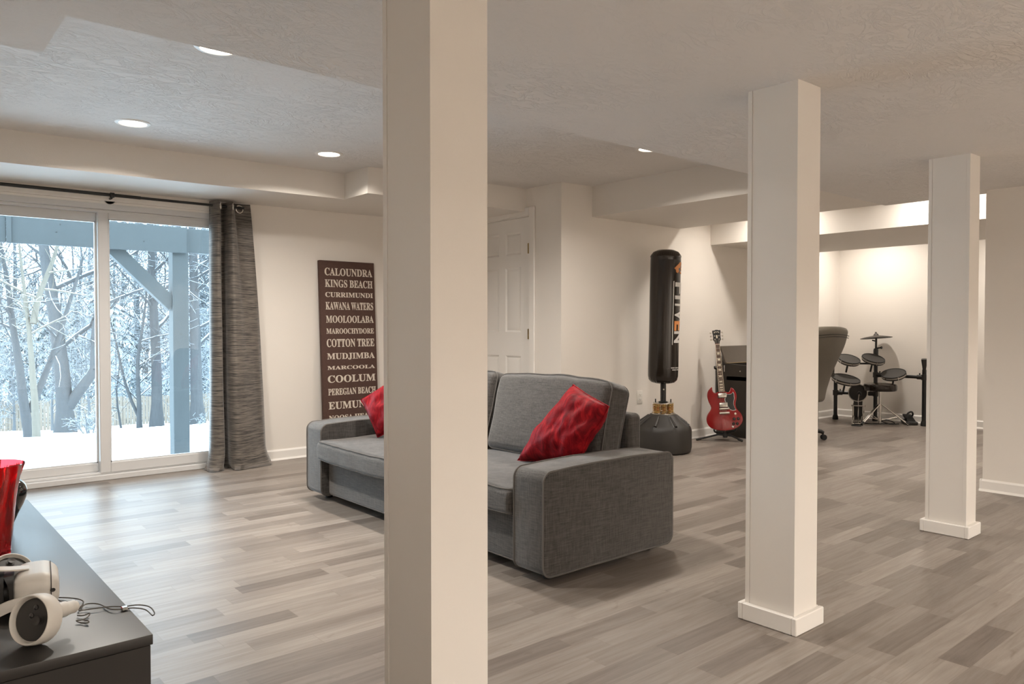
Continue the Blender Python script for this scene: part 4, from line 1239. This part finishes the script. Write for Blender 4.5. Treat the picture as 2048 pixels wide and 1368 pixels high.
def kick_pedal():
    t = thing('kick_pedal', 'chrome kick pedal with footboard and beater in front of the kick pad', 'drum pedal', (8.56, 3.98, 0))
    b = Vector((8.555, 4.02, 0)); fw = Vector((-.93, -.36, 0)).normalized(); sd = Vector((.36, -.93, 0))
    P = lambda a, d, z: b + sd*a + fw*d + Vector((0, 0, z))
    for a in (-.055, .055): MB().tube([P(a, .0, .005), P(a, -.01, .10), P(a, -.01, .195)], [.012, .009, .010], 10).build('frame_post', M['chrome'], t)
    MB().cyl(P(-.075, -.01, .195), P(.075, -.01, .195), .008, n=12).build('axle', M['chrome'], t)
    MB().tube([P(0, -.01, .195), P(0, .015, .26), P(.01, .03, .33)], .0045, 8).build('beater_rod', M['chrome'], t)
    MB().lathe([(0, -.020), (.020, -.018), (.024, 0), (.020, .018), (0, .020)], P(.01, .01, .335), fw, 16).build('beater', M['rubber'], t)
    fb = MB().rcube((-.045, 0, 0), (.045, .26, .012), .005, 4, 2)
    X = Vector(sd).normalized()
    R4 = Matrix(((X.x, fw.x, 0), (X.y, fw.y, 0), (0, 0, 1))).to_4x4()
    fb.xf(Matrix.Translation(P(0, .02, .075)) @ R4 @ Matrix.Rotation(radians(-13), 4, 'X')).build('footboard', M['chrome'], t)
    MB().rcube((-.05, 0, .002), (.05, .30, .010), .004, 4, 2).xf(Matrix.Translation(P(0, 0, 0)) @ R4).build('base_plate', M['black_metal'], t)
    MB().cyl(P(0, .02, .08), P(0, -.01, .185), .004, n=8).build('drive_chain', M['chrome'], t)
kick_pedal()

def drum_stool():
    cx, cy = 8.60, 3.80
    t = thing('drum_stool', 'round black padded drum stool on a chrome tripod', 'stool', (cx, cy, 0))
    MB().lathe([(0, .378), (.150, .378), (.168, .384), (.172, .398), (.172, .435), (.165, .452), (.130, .462), (0, .464)], (cx, cy, 0), n=48).build('seat', M['vinyl_bag'], t, 40)
    MB().cyl((cx, cy, .015), (cx, cy, .38), .015, n=16).build('column', M['chrome'], t)
    MB().cyl((cx, cy, .14), (cx, cy, .23), .021, n=16).cyl((cx, cy, .04), (cx, cy, .075), .021, n=16).build('collar', M['chrome'], t)
    rg = Vector((.762, -.647, 0)); fd = Vector((.647, .762, 0))
    for d in ((-rg*.87 - fd*.42), (rg*.87 - fd*.55), (fd*.98 - rg*.1)):
        d = d.normalized(); e = Vector((-d.y, d.x, 0))
        l = MB()
        for s in (-1, 1):
            l.tube([Vector((cx, cy, .225)) + d*.022 + e*s*.009, Vector((cx, cy, .02)) + d*.285 + e*s*.009], .0062, 8)
        leg = l.build('leg', M['chrome'], t)
        MB().cyl(Vector((cx, cy, .055)) + d*.02, Vector((cx, cy, .095)) + d*.175, .005, n=8).build('brace', M['chrome'], leg)
        q = Vector((cx, cy, .016)) + d*.288
        MB().tube([q - d*.030 + Vector((0, 0, .026)), q + Vector((0, 0, .002))], [.015, .015], 10).build('rubber_foot', M['rubber'], leg)
drum_stool()

def hihat_pedal():
    b = Vector((8.93, 3.62, 0))
    t = thing('hihat_pedal', 'black foot control pedal with a looped strap on the floor right of the drum stool', 'drum pedal', b)
    R = Matrix.Translation(b) @ Matrix.Rotation(radians(35), 4, 'Z')
    MB().rcube((-.16, -.055, .002), (.16, .055, .040), .012, 4, 3).xf(R).build('base', M['black_plastic'], t)
    MB().rcube((-.13, -.045, .0), (.13, .045, .018), .006, 4, 2).xf(R @ Matrix.Translation((0, 0, .05)) @ Matrix.Rotation(radians(-14), 4, 'Y')).build('footboard', M['rubber'], t)
    MB().tube([R @ Vector(p) for p in catmull([(.10, -.03, .04), (.06, -.05, .10), (.0, -.02, .135), (-.06, .03, .12), (-.09, .05, .07), (-.03, .05, .05)], 6)], .010, 8).build('strap', M['rubber'], t)
hihat_pedal()
tag(MB().tube(catmull([(8.78, 3.67, .006), (8.70, 3.74, .006), (8.72, 3.84, .03), (8.80, 3.80, .035), (8.74, 3.70, .012), (8.64, 3.82, .006), (8.54, 3.90, .006), (8.60, 4.00, .006)], 6), .005, 8).build('cable', M['rubber'], None), 'black cable lying on the floor under the drum stool', 'cable')

# ================================================================ LOW CABINET AND WHAT STANDS ON IT
TZ = 0.48
def media_cabinet():
    x0, x1, y0, y1 = -0.12, 0.433, 1.626, 3.185
    t = thing('media_cabinet', 'low black-brown media cabinet in the near left corner, holding the headset', 'cabinet', ((x0+x1)/2, (y0+y1)/2, 0))
    MB().box((x0, y0, TZ - .021), (x1, y1, TZ), 0.0015, 2).build('top_board', M['stand_black'], t)
    for (a, b) in ((y0 + .003, y0 + .025), (y1 - .025, y1 - .003)):
        MB().box((x0 + .003, a, .0), (x1 - .004, b, TZ - .0225), 0.001, 1).build('end_panel', M['stand_black'], t)
    MB().box((x0 + .003, y0 + .025, .0), (x0 + .018, y1 - .025, TZ - .0225)).build('back_panel', M['stand_black'], t)
    MB().box((x0 + .018, y0 + .025, .06), (x1 - .02, y1 - .025, .082)).box((x0 + .018, y0 + .025, .25), (x1 - .02, y1 - .025, .270)).build('shelf', M['stand_black'], t)
    for k in range(2):
        a = y0 + .027 + k*(y1-y0-.054)/2; b = a + (y1-y0-.054)/2 - .003
        MB().box((x1 - .022, a, .085), (x1 - .005, b, TZ - .024), .001, 1).build('drawer_front', M['stand_black'], t)
media_cabinet()

FW = Vector((math.sin(radians(40.3293))*cos(radians(1.2105)), math.cos(radians(40.3293))*cos(radians(1.2105)), -sin(radians(1.2105))))
RT = Vector((math.cos(radians(40.3293)), -math.sin(radians(40.3293)), 0)); UP = RT.cross(FW)
def ray(px, py): return RT*((px-1024)/1523.07) - UP*((py-684)/1523.07) + FW
def atz(px, py, z):
    d = ray(px, py); return CAMV + d*((z-1.1)/d.z)
def atd(px, py, D): return CAMV + ray(px, py)*D

def red_vase():
    c = atd(-21, 1120, 1.965); c.z = TZ
    t = thing('red_glass_vase', 'flared red rippled glass vase at the left edge, behind the white headset', 'vase', c)
    out = [(.0, .001), (.060, .001), (.066, .004), (.066, .012), (.052, .018), (.046, .026), (.049, .034), (.048, .042), (.051, .075), (.055, .12), (.059, .165), (.064, .20), (.070, .228), (.0765, .248), (.0815, .262)]
    inn = [(.0795, .2632), (.0745, .2485), (.0675, .228), (.0615, .20), (.0565, .165), (.0525, .12), (.0485, .075), (.044, .05), (.0, .044)]
    MB().lathe(out + inn, c, n=72, wob=lambda a, h: 1 + .012*sin(a*14 + h*30)*min(1, h/.05)*min(1, max(0, (.262-h)/.05)) if h > .03 else 1).build('glass', M['red_glass'], t, 60)
red_vase()
def black_vase():
    c = atd(5, 1060, 2.31); c.z = TZ
    t = thing('black_round_vase', 'glossy black egg-shaped vase behind the red glass vase', 'vase', c)
    prof = [(.0, .001), (.024, .001), (.026, .004), (.030, .02), (.042, .05), (.056, .078), (.0645, .102), (.0655, .118), (.0605, .135), (.050, .148), (.034, .156), (.022, .158), (.018, .158), (.018, .150), (.0, .148)]
    MB().lathe(prof, c, n=56).build('body', M['black_glaze'], t, 60)
black_vase()

def ribbon(m, pts, wv, w, th):
    pts = catmull(pts, 6); n = len(pts); vs = []; fs = []
    for i, p in enumerate(pts):
        tn = (pts[min(i+1, n-1)] - pts[max(i-1, 0)]).normalized(); nn = tn.cross(Vector(wv)).normalized(); ww = nn.cross(tn).normalized()
        for a, b in ((-1, -1), (1, -1), (1, 1), (-1, 1)): vs.append(p + ww*a*w/2 + nn*b*th/2)
    for i in range(n-1):
        for j in range(4): fs.append((i*4+j, i*4+(j+1) % 4, (i+1)*4+(j+1) % 4, (i+1)*4+j))
    fs += [(3, 2, 1, 0), tuple((n-1)*4+j for j in range(4))]
    return m.add(vs, fs)

def headset():
    o = atz(70, 1232, TZ)
    Wd = Vector((.145, .99, 0)).normalized(); Fr = Vector((Wd.y, -Wd.x, 0))
    T = Matrix(((Fr.x, Wd.x, 0, o.x), (Fr.y, Wd.y, 0, o.y), (0, 0, 1, o.z), (0, 0, 0, 1))) @ Matrix.Diagonal((1, .80, .86, 1))
    t = thing('vr_headset', 'white goggle headset with black face foam on the black cabinet', 'headset', o)
    def fn(P, u):
        P = P.copy()
        if u.x < 0: P.z = .052 + (P.z - .052)*(1 + .05*u.x)
        if u.x > .5: P.y = .092 + (P.y - .092)*(1 - .10*(u.x-.5))
        return P
    s = MB().rcube((-.044, 0, .003), (.046, .185, .099), .034, 8, 6, fn).xf(T).build('shell', M['vr_white'], t, 60)
    sm = [fn(p, Vector((.7, 0, 0))) for p in dense(loop_pts(1, 2, (.0025, .0055), (.1825, .0965), 0, .0305, .036), .01)]
    MB().tube(sm, .0009, 5, closed=True).xf(T).build('seam', M['vr_black'], s)
    MB().lathe([(.0048, -.001), (.0048, .0006), (.003, .0009), (.0022, .0), (0, -.0004)], (.0335, .0006, .058), (0, -1, 0), 16).xf(T).build('audio_jack', M['vr_black'], s)
    def ringtube(x0, x1, ry0, ry1, rz0, rz1, th, n=40):
        vs = []; fs = []
        for (x, ry, rz) in ((x0, ry0, rz0), (x1, ry1, rz1), (x1, ry1-th, rz1-th), (x0, ry0-th, rz0-th)):
            for k in range(n):
                a = 2*pi*k/n; c_, s_ = cos(a), sin(a)
                e = 0.6
                vs.append((x - .012*(abs(c_)**1.5)*(1 if x == x1 else 0)*-1, .092 + ry*math.copysign(abs(c_)**e, c_), .051 + rz*math.copysign(abs(s_)**e, s_)))
        for i in range(3):
            for k in range(n): fs.append((i*n+k, i*n+(k+1) % n, (i+1)*n+(k+1) % n, (i+1)*n+k))
        return vs, fs
    MB().add(*ringtube(-.038, -.058, .084, .078, .043, .041, .006)).xf(T).build('facial_frame', M['vr_black'], t, 50)
    MB().add(*ringtube(-.056, -.082, .079, .080, .042, .044, .016)).xf(T).build('face_foam', M['foam'], t, 50)
    MB().box((-.05, .03, .02), (-.042, .155, .085)).xf(T).build('lens_plate', M['vr_black'], t)
    for y in (.062, .122): MB().lathe([(.026, 0), (.026, .006), (.022, .006), (.0, .003)], (-.050, y, .051), (-1, 0, 0), 24).xf(T).build('lens_ring', M['black_plastic'], t)
    st = MB()
    ribbon(st, [T @ Vector(p) for p in ((-.020, -.003, .040), (-.045, -.006, .036), (-.085, -.008, .022), (-.14, .006, .012), (-.185, .05, .012), (-.195, .092, .014), (-.185, .135, .012), (-.14, .178, .014), (-.085, .192, .024), (-.045, .191, .036), (-.020, .188, .040))], (0, 0, 1), .024, .003)
    st.build('side_strap', M['vr_white'], t, 50)
    ts = MB(); ribbon(ts, [T @ Vector(p) for p in ((-.010, .092, .1005), (-.040, .092, .103), (-.075, .092, .108), (-.12, .092, .105), (-.165, .092, .070), (-.193, .092, .025))], Wd, .030, .003)
    ts.build('top_strap', M['vr_white'], t, 50)
headset()

def controller(c, A, hd, name_label, face=True, R=.0475, band=.034):
    """Ring controller: c ring centre, A axis of the ring towards its face, hd handle direction."""
    A = Vector(A).normalized(); c = Vector(c)
    t = thing('motion_controller', name_label, 'controller', (c.x, c.y, TZ), 'white ring controllers')
    prof = [(R-.0055, -band*.5), (R-.002, -band*.52), (R, -band*.40), (R+.0005, 0), (R-.0005, band*.44), (R-.0025, band*.5), (R-.0042, band*.48), (R-.0052, band*.3), (R-.0055, -band*.4), (R-.0055, -band*.5)]
    MB().lathe(prof, c, A, 72, caps=False).build('tracking_ring', M['vr_white'], t, 60)
    q = Vector((0, 0, 1)).rotation_difference(A).to_matrix().to_4x4()
    # disc face
    right = hd - A*hd.dot(A); right.normalize(); upv = A.cross(right)
    c9 = c + A*.009
    F = Matrix(((right.x, upv.x, A.x, c9.x), (right.y, upv.y, A.y, c9.y), (right.z, upv.z, A.z, c9.z), (0, 0, 0, 1)))
    p = []
    for k in range(40):
        a = 2*pi*k/40
        p.append(((R-.0075)*cos(a), (R-.0075)*sin(a)))
    fc = slab(p, -.012, -.002, .002).xf(F).build('face_plate', M['vr_black'], t, 40)
    MB().lathe([(R-.0055, -.014), (R-.0055, -.005), (R-.009, -.004)], c9, A, 60, caps=False).build('face_collar', M['vr_white'], t, 60)
    for (x, y) in ((.004, .007), (.021, .010)):
        MB().lathe([(.0052, 0), (.0052, .0018), (.0035, .0030), (0, .0034)], F @ Vector((x, y, -.002)), A, 20).build('button', M['black_glaze'], fc)
    th = MB().lathe([(.0095, 0), (.0095, .0012), (.005, .0014), (.005, .006), (.0080, .0075), (.0085, .0095), (.006, .0092), (0, .0080)], F @ Vector((.010, -.014, -.002)), A, 24)
    th.build('thumbstick', M['vr_black'], fc)
    h0 = c + right*.028 - A*.018 - Vector((0, 0, .012)); h1 = h0 + hd.normalized()*.048
    hm = MB().tube(catmull([h0 - hd.normalized()*.012, h0 + hd.normalized()*.010, h0.lerp(h1, .6), h1, h1 + hd.normalized()*.006], 4), [.0150]*5 + [.0150]*4 + [.0130]*4 + [.0105]*3 + [.005], 20)
    hm.build('handle', M['vr_white'], t, 60)
    return t
_c = atz(72, 1289, TZ) ; _c.z = TZ + .0495
_tc = (CAMV - _c); _tc.z = 0; _tc.normalize(); _rt = Vector((-_tc.y, _tc.x, 0))
controller(_c, _tc*.66 - _rt*.70 + Vector((0, 0, .24)), (_rt*.80 - _tc*.62 + Vector((0, 0, -.10))), 'white ring controller with black button face, in front of the headset')
_c2 = atz(24, 1158, TZ); _c2.z = TZ + .022
controller(_c2, _tc*.62 + _rt*.35 + Vector((0, 0, .95)), (-_rt*.9 - _tc*.3), 'white ring controller lying behind the headset, beside the foot of the red vase', R=.043, band=.028)

def cords():
    Zc = TZ + .0035
    def px(l, s=3.197, oy=940): return [(x/s, y/s + oy) for x, y in l]
    A = px([(368, 815), (430, 817), (500, 825), (532, 840), (525, 862), (502, 885), (506, 890), (545, 860), (600, 853), (650, 864), (690, 884), (740, 892), (790, 889), (850, 882), (920, 890), (950, 908), (974, 930), (988, 915), (966, 882), (930, 867), (870, 863), (800, 872), (700, 874), (600, 886), (540, 895), (502, 898)])
    B = px([(368, 830), (410, 850), (450, 884)])
    D_ = px([(495, 930), (535, 930), (572, 916), (562, 938), (525, 958), (488, 962), (515, 976), (560, 977), (566, 966), (530, 958)])
    t = thing('lanyard', 'thin grey wrist lanyard trailing over the edge of the black cabinet', 'cord', atz(200, 1215, TZ))
    for i, L in enumerate((A, B, D_)):
        pts = []
        for k, (x, y) in enumerate(L):
            p = atz(x, y, Zc + .0016*(k % 3)); pts.append(p)
        MB().tube(catmull(pts, 6), .0013, 6).build('cord', M['cord'], t)
    p = atz(247, 1217, Zc + .001); q = atz(251, 1216.5, Zc + .001)
    MB().box((-.006, -.006, -.003), (.006, .006, .004), .001, 1).xf(Matrix.Translation((p+q)/2)).build('cord_clip', M['chrome'], t)
cords()

# ================================================================ OUTSIDE: DECK, SNOW, FENCE, TREES
NDIR = Vector((.208, .978, 0))
def gz(x, y):
    s = x*NDIR.x + y*NDIR.y
    z = -0.14 - 0.107*max(0, s - 7.4)
    b = min(1, max(0, (s - 15)/6))
    return z + b*(0.16*noise.noise(Vector((x*.35, y*.35, 0))) + .06*noise.noise(Vector((x*1.3, y*1.3, 4))))

def snow_ground():
    vs = []; fs = []; nx, ny = 90, 90
    for j in range(ny+1):
        v = j/ny; y = 6.17 + 90*v**1.6
        for i in range(nx+1):
            x = -45 + 110*i/nx
            vs.append((x, y, gz(x, y)))
    for j in range(ny):
        for i in range(nx):
            a = j*(nx+1)+i; fs.append((a, a+1, a+nx+2, a+nx+1))
    o = MB().add(vs, fs).build('snow_ground', M['snow'], None, None)
    o['kind'] = 'structure'
snow_ground()

def deck():
    Y = 7.80
    t = thing('deck', 'blue-grey painted wooden deck on a post with a diagonal brace, outside the patio door', 'deck', (2.36, Y, -.2))
    zb, zt = 1.812, 2.06
    MB().box((2.288, Y, -.24), (2.437, Y + .14, zb + .24), .004, 1).build('post', M['deck'], t)
    MB().box((-1.4, Y - .045, zb), (0.925, Y, zt), .003, 1).box((.962, Y - .045, zb), (2.41, Y, zt), .003, 1).build('beam', M['deck'], t)
    MB().box((2.437, Y + .02, zb + .01), (5.2, Y + .065, zt), .003, 1).build('beam', M['deck'], t)
    MB().box((.925, Y - .065, zb - .004), (.962, Y - .04, zt), .003, 1).build('beam_batten', M['deck'], t)
    # brace from post up to the beam
    a = Vector((2.30, Y + .05, 1.30)); b = Vector((1.735, Y + .05, 1.862))
    d = (b-a).normalized(); n = Vector((-d.z, 0, d.x))
    m = MB(); w = .062; th = .045
    vs = []
    for yy in (Y + .02, Y + .02 + .09):
        vs += [Vector((a.x, yy, a.z)) - n*w, Vector((b.x, yy, b.z)) - n*w, Vector((b.x, yy, b.z)) + n*w, Vector((a.x, yy, a.z)) + n*w]
    m.add(vs, [(0,1,2,3), (7,6,5,4), (0,4,5,1), (1,5,6,2), (2,6,7,3), (3,7,4,0)])
    m.build('brace', M['deck'], t)
    for (x, z) in ((1.30, 1.93), (1.33, 2.0), (2.36, 1.02), (2.02, 1.9)):
        MB().lathe([(.006, 0), (.006, .002), (0, .003)], (x, Y - .045 if x < 2.3 else Y, z), (0, -1, 0), 8).build('bolt_head', M['black_metal'], t)
deck()

def fence():
    a = atd(-260, 700, 35); b = atd(700, 700, 42)
    a.z = b.z = 0
    t = thing('wooden_fence', 'weathered wooden picket fence along the back of the snowy yard', 'fence', (a.x, a.y, gz(a.x, a.y)))
    d = (b-a); L = d.length; d.normalize(); n = Vector((-d.y, d.x, 0))
    m = MB(); k = 0; x = 0
    while x < L:
        p = a + d*x; z = gz(p.x, p.y) - .05; h = 1.52 + .03*sin(k*7.3)
        q = p + d*.125
        vs = [p, q, q + n*.02, p + n*.02]
        m.add([Vector((v.x, v.y, z)) for v in vs] + [Vector((v.x, v.y, z + h)) for v in vs], [(0,3,2,1),(4,5,6,7),(0,1,5,4),(1,2,6,5),(2,3,7,6),(3,0,4,7)])
        x += .147; k += 1
    m.build('pickets', M['fence'], t)
    x = 0
    while x < L:
        p = a + d*x + n*.04; z = gz(p.x, p.y)
        MB().box((p.x-.05, p.y, z - .1), (p.x+.05, p.y+.1, z + 1.5)).build('fence_post', M['fence'], t); x += 2.6
    r = MB()
    for h in (.35, 1.2):
        pts = []
        for i in range(18):
            p = a + d*(L*i/17) + n*.03; pts.append(Vector((p.x, p.y, gz(p.x, p.y) + h)))
        r.tube(pts, .035, 4)
    r.build('rail', M['fence'], t)
fence()

rnd = random.Random(11)
def limb(m, p, d, L, r0, r1, rg, segs=5, wig=.18, droop=0.0, sides=5, flare=False):
    pts = [p.copy()]; dirs = []
    d = d.normalized()
    for i in range(segs):
        d = (d + Vector((rg.uniform(-1, 1), rg.uniform(-1, 1), rg.uniform(-.6, .8)))*wig + Vector((0, 0, -droop))).normalized()
        p = p + d*(L/segs); pts.append(p.copy()); dirs.append(d.copy())
    rs = [r0 + (r1-r0)*i/segs for i in range(segs+1)]
    if flare: rs[0] *= 1.45
    m.tube(pts, rs, sides, caps=False)
    return pts, dirs, rs
def grow(m, pts, dirs, rs, rg, depth, count, lf, start=.25, up=.35, spread=1.0, twig=.008):
    n = len(dirs)
    for c in range(count):
        u = start + (1-start)*(c + rg.random())/count
        i = min(n-1, int(u*n)); f = u*n - i
        p = pts[i].lerp(pts[i+1], f); r = rs[i]*(.35 + .2*rg.random())
        a = rg.random()*2*pi
        o = dirs[i].orthogonal().normalized(); o = Matrix.Rotation(a, 3, dirs[i]) @ o
        d = (dirs[i]*.35 + o*spread + Vector((0, 0, up))).normalized()
        tot = sum((pts[j+1]-pts[j]).length for j in range(n))
        L = tot*lf*(1.15 - .6*u)*(.7 + .6*rg.random())
        r = max(twig, min(r, rs[i]*.8))
        q = limb(m, p, d, L, r, max(twig*.7, r*.3), rg, 4 if depth > 1 else 3, .25, .02, 4 if depth > 1 else 3)
        if depth > 1: grow(m, *q, rg, depth-1, max(3, int(count*.6)), .55, .15, up*.6, 1.0, twig)
def tree_mesh(seed, H, r, limbs=12, depth=3, lean=(0, 0), start=.3, lf=.36, up=.35, twig=.010, wig=.05):
    rg = random.Random(seed); m = MB()
    q = limb(m, Vector((0, 0, -.3)), Vector((lean[0], lean[1], 1)), H, r, r*.18, rg, 12, wig, 0, 9, True)
    grow(m, *q, rg, depth, limbs, lf, start, up, 1.0, twig)
    return m

def put_tree(name, label, cat, mesh_src, mat, pos, rot=0, sc=1, group=None):
    if isinstance(mesh_src, MB):
        o = mesh_src.build(name, mat, None, None)
    else:
        o = mesh_src.copy(); C.objects.link(o)
    o.location = pos; o.rotation_euler = (0, 0, rot); o.scale = (sc, sc, sc)
    for k in ('label', 'category', 'group'):
        if k in o: del o[k]
    tag(o, label, cat, group)
    return o
def gp(px, D):
    p = atd(px, 800, D); p.z = gz(p.x, p.y); return p

# trees of the yard, each its own shape
m = tree_mesh(3, 5.6, .105, 9, 3, (-.01, .0), .46, .34, .1, .009, .025)
rg_ = random.Random(8)
q_ = limb(m, Vector((-.05, .0, 3.0)), Vector((.25, .05, 1)), 2.6, .085, .03, rg_, 6, .12, 0, 7); grow(m, *q_, rg_, 2, 6, .6, .2, .1, 1.0, .010)
put_tree('bare_tree', 'pale smooth-barked forked tree with snowy boughs, close outside the patio door', 'tree', m, M['bark_light'], gp(73, 19.5))
m = tree_mesh(14, 6.5, .14, 8, 3, (-.14, -.05), .40, .32, .25, .009, .05)
q_ = limb(m, Vector((-.05, 0, .75)), Vector((.5, .1, 1)), 4.5, .10, .03, rg_, 6, .1, 0, 7); grow(m, *q_, rg_, 2, 6, .5, .2, .2, 1.0, .010)
put_tree('bare_tree', 'dark leaning forked tree just behind the pale forked tree', 'tree', m, M['bark'], gp(64, 20.5))
m = tree_mesh(25, 13, .30, 13, 3, (.0, .02), .25, .30, .3, .013, .04)
q_ = limb(m, Vector((.10, 0, .9)), Vector((.62, -.3, 1)), 1.6, .2, .17, rg_, 4, .08, 0, 8)
q_ = limb(m, q_[0][-1], Vector((.06, 0, 1)), 9, .17, .05, rg_, 8, .06, 0, 8); grow(m, *q_, rg_, 2, 9, .35, .15, .3, 1.0, .012)
put_tree('bare_tree', 'thick dark double-trunk tree in front of the fence, seen through the left pane', 'tree', m, M['bark'], gp(131, 27))
m = tree_mesh(31, 7, .10, 11, 3, (.03, 0), .12, .42, .2, .011, .08)
q_ = limb(m, Vector((.0, 0, .3)), Vector((-.30, .1, 1)), 4.5, .07, .02, rg_, 6, .1, 0, 6); grow(m, *q_, rg_, 2, 7, .5, .2, .2, 1.0, .010)
put_tree('bare_tree', 'slim two-stemmed bare tree right of the door stile, in front of the fence', 'tree', m, M['bark'], gp(279, 30))
put_tree('bare_tree', 'straight grey tree trunk left of the deck post, in front of the fence', 'tree', tree_mesh(47, 14, .22, 13, 3, (.02, 0), .25, .28, .25, .013, .03), M['bark'], gp(313, 30))
put_tree('bare_tree', 'straight grey tree trunk between the deck post and the curtain', 'tree', tree_mesh(53, 14, .25, 13, 3, (-.02, 0), .22, .28, .2, .013, .03), M['bark'], gp(395, 30))
put_tree('bare_tree', 'thin crooked sapling in front of the fence, by the door stile', 'tree', tree_mesh(61, 3.4, .05, 7, 2, (-.1, 0), .2, .42, .2, .009, .16), M['bark'], gp(243, 31))

# shrub at the edge of the lawn
def shrub(seed, H, n):
    rg = random.Random(seed); m = MB()
    for i in range(n):
        a = rg.random()*2*pi
        q = limb(m, Vector((.15*cos(a), .15*sin(a), -.1)), Vector((cos(a)*.7, sin(a)*.7, 1)), H*(.6 + .6*rg.random()), .02, .007, rg, 5, .18, .03, 4)
        grow(m, *q, rg, 2, 5, .45, .2, .2, 1.0, .007)
    return m
put_tree('snowy_shrub', 'low twiggy shrub dusted with snow beside the door stile', 'shrub', shrub(5, .8, 14), M['bark_hazed'], gp(183, 22))
put_tree('snowy_shrub', 'small snow-laden shrub right of the deck post', 'shrub', shrub(9, .7, 10), M['bark_hazed'], gp(383, 28))

# woods beyond the fence
def evergreen(seed, H):
    rg = random.Random(seed); m = MB()
    m.tube([Vector((0, 0, -.3)), Vector((0, 0, H))], [.16, .02], 6, caps=False)
    k = 0; z = H*.06
    while z < H*.97:
        w = (H - z)/H; L = .55 + 2.3*w
        for j in range(7):
            a = rg.random()*2*pi; d = Vector((cos(a), sin(a), .12))
            pts = [Vector((0, 0, z))]; L2 = L*(.65 + .5*rg.random())
            for i in range(5):
                d = (d + Vector((0, 0, -.17))).normalized(); pts.append(pts[-1] + d*L2/5)
            m.tube(pts, [.03, .025, .02, .015, .010, .006], 3, caps=False)
            for i in range(1, 6):
                for s in (-1, 1):
                    e = Vector((-d.y, d.x, 0))*s
                    c = pts[i]; ll = .16 + .34*w*(1 - i/7)
                    u = (e*.8 + d*.5).normalized()*ll + Vector((0, 0, -.10))
                    wv = d*.10
                    m.add([c - wv, c + wv, c + u + wv*.4, c + u - wv*.4], [(0, 1, 2, 3)])
        z += .34 + .25*w
    return m
protos = [tree_mesh(101, 15, .20, 16, 3, (.02, 0), .18, .26, .3, .016, .03), tree_mesh(102, 13, .15, 17, 3, (-.03, .02), .12, .30, .25, .015, .05), tree_mesh(103, 16, .24, 14, 3, (.0, .03), .22, .27, .35, .016, .03)]
src = []
LBF = 'bare snow-dusted tree in the hazy woods beyond the fence'
LBE = 'snowy dark evergreen in the hazy woods beyond the fence'
for i, pm in enumerate(protos):
    src.append(put_tree('woodland_tree', LBF, 'tree', pm, M['bark_hazed'], gp(20 + i*150, 46 + 3*i), i, 1, 'bare trees beyond the fence'))
esrc = put_tree('evergreen_tree', LBE, 'tree', evergreen(7, 9), M['needles_hazed'], gp(210, 47), 0, 1, 'evergreens beyond the fence')
for i in range(46):
    D = 42 + 34*((i*0.618) % 1)
    px = -120 + 640*((i*0.381 + .13) % 1) + rnd.uniform(-8, 8)
    if D < 60 and (300 < px < 356 or 396 < px < 432): px += 62
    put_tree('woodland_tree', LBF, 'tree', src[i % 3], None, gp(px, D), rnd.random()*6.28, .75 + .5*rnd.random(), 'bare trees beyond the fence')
for i in range(15):
    D = 42 + 26*((i*0.618 + .3) % 1)
    px = -100 + 620*((i*0.271 + .05) % 1)
    if D < 60 and (290 < px < 366 or 390 < px < 440): px -= 90
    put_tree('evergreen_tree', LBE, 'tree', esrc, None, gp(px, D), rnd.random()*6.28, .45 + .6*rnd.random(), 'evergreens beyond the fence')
for i in range(9):
    D = 33 + 8*((i*0.618 + .1) % 1)
    px = -60 + 540*((i*0.381 + .4) % 1)
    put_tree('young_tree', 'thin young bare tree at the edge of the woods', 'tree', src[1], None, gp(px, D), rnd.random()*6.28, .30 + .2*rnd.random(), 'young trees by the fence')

def house():
    c = gp(372, 58)
    t = thing('neighbor_house', 'pale neighbouring house with a snow-covered roof, glimpsed beside the deck post', 'house', c)
    R = Matrix.Translation(c) @ Matrix.Rotation(radians(-28), 4, 'Z')
    MB().box((-3.2, 0, -.5), (3.2, 5, 2.3)).xf(R).build('wall', M['siding'], t)
    MB().add([(-3.5, -.4, 2.2), (3.5, -.4, 2.2), (3.5, 2.5, 4.2), (-3.5, 2.5, 4.2), (3.5, 5.4, 2.2), (-3.5, 5.4, 2.2), (-3.5, -.4, 2.0), (3.5, -.4, 2.0), (3.5, 5.4, 2.0), (-3.5, 5.4, 2.0)],
             [(0, 1, 2, 3), (3, 2, 4, 5), (1, 7, 8, 4, 2), (0, 3, 5, 9, 6), (0, 6, 7, 1), (6, 9, 8, 7)]).xf(R).build('roof', M['snow'], t, 20)
    for x in (-2.2, -.4, 1.6):
        MB().box((x, -.03, .9), (x + .9, .02, 2.0)).xf(R).build('window', M['house_dark'], t)
house()
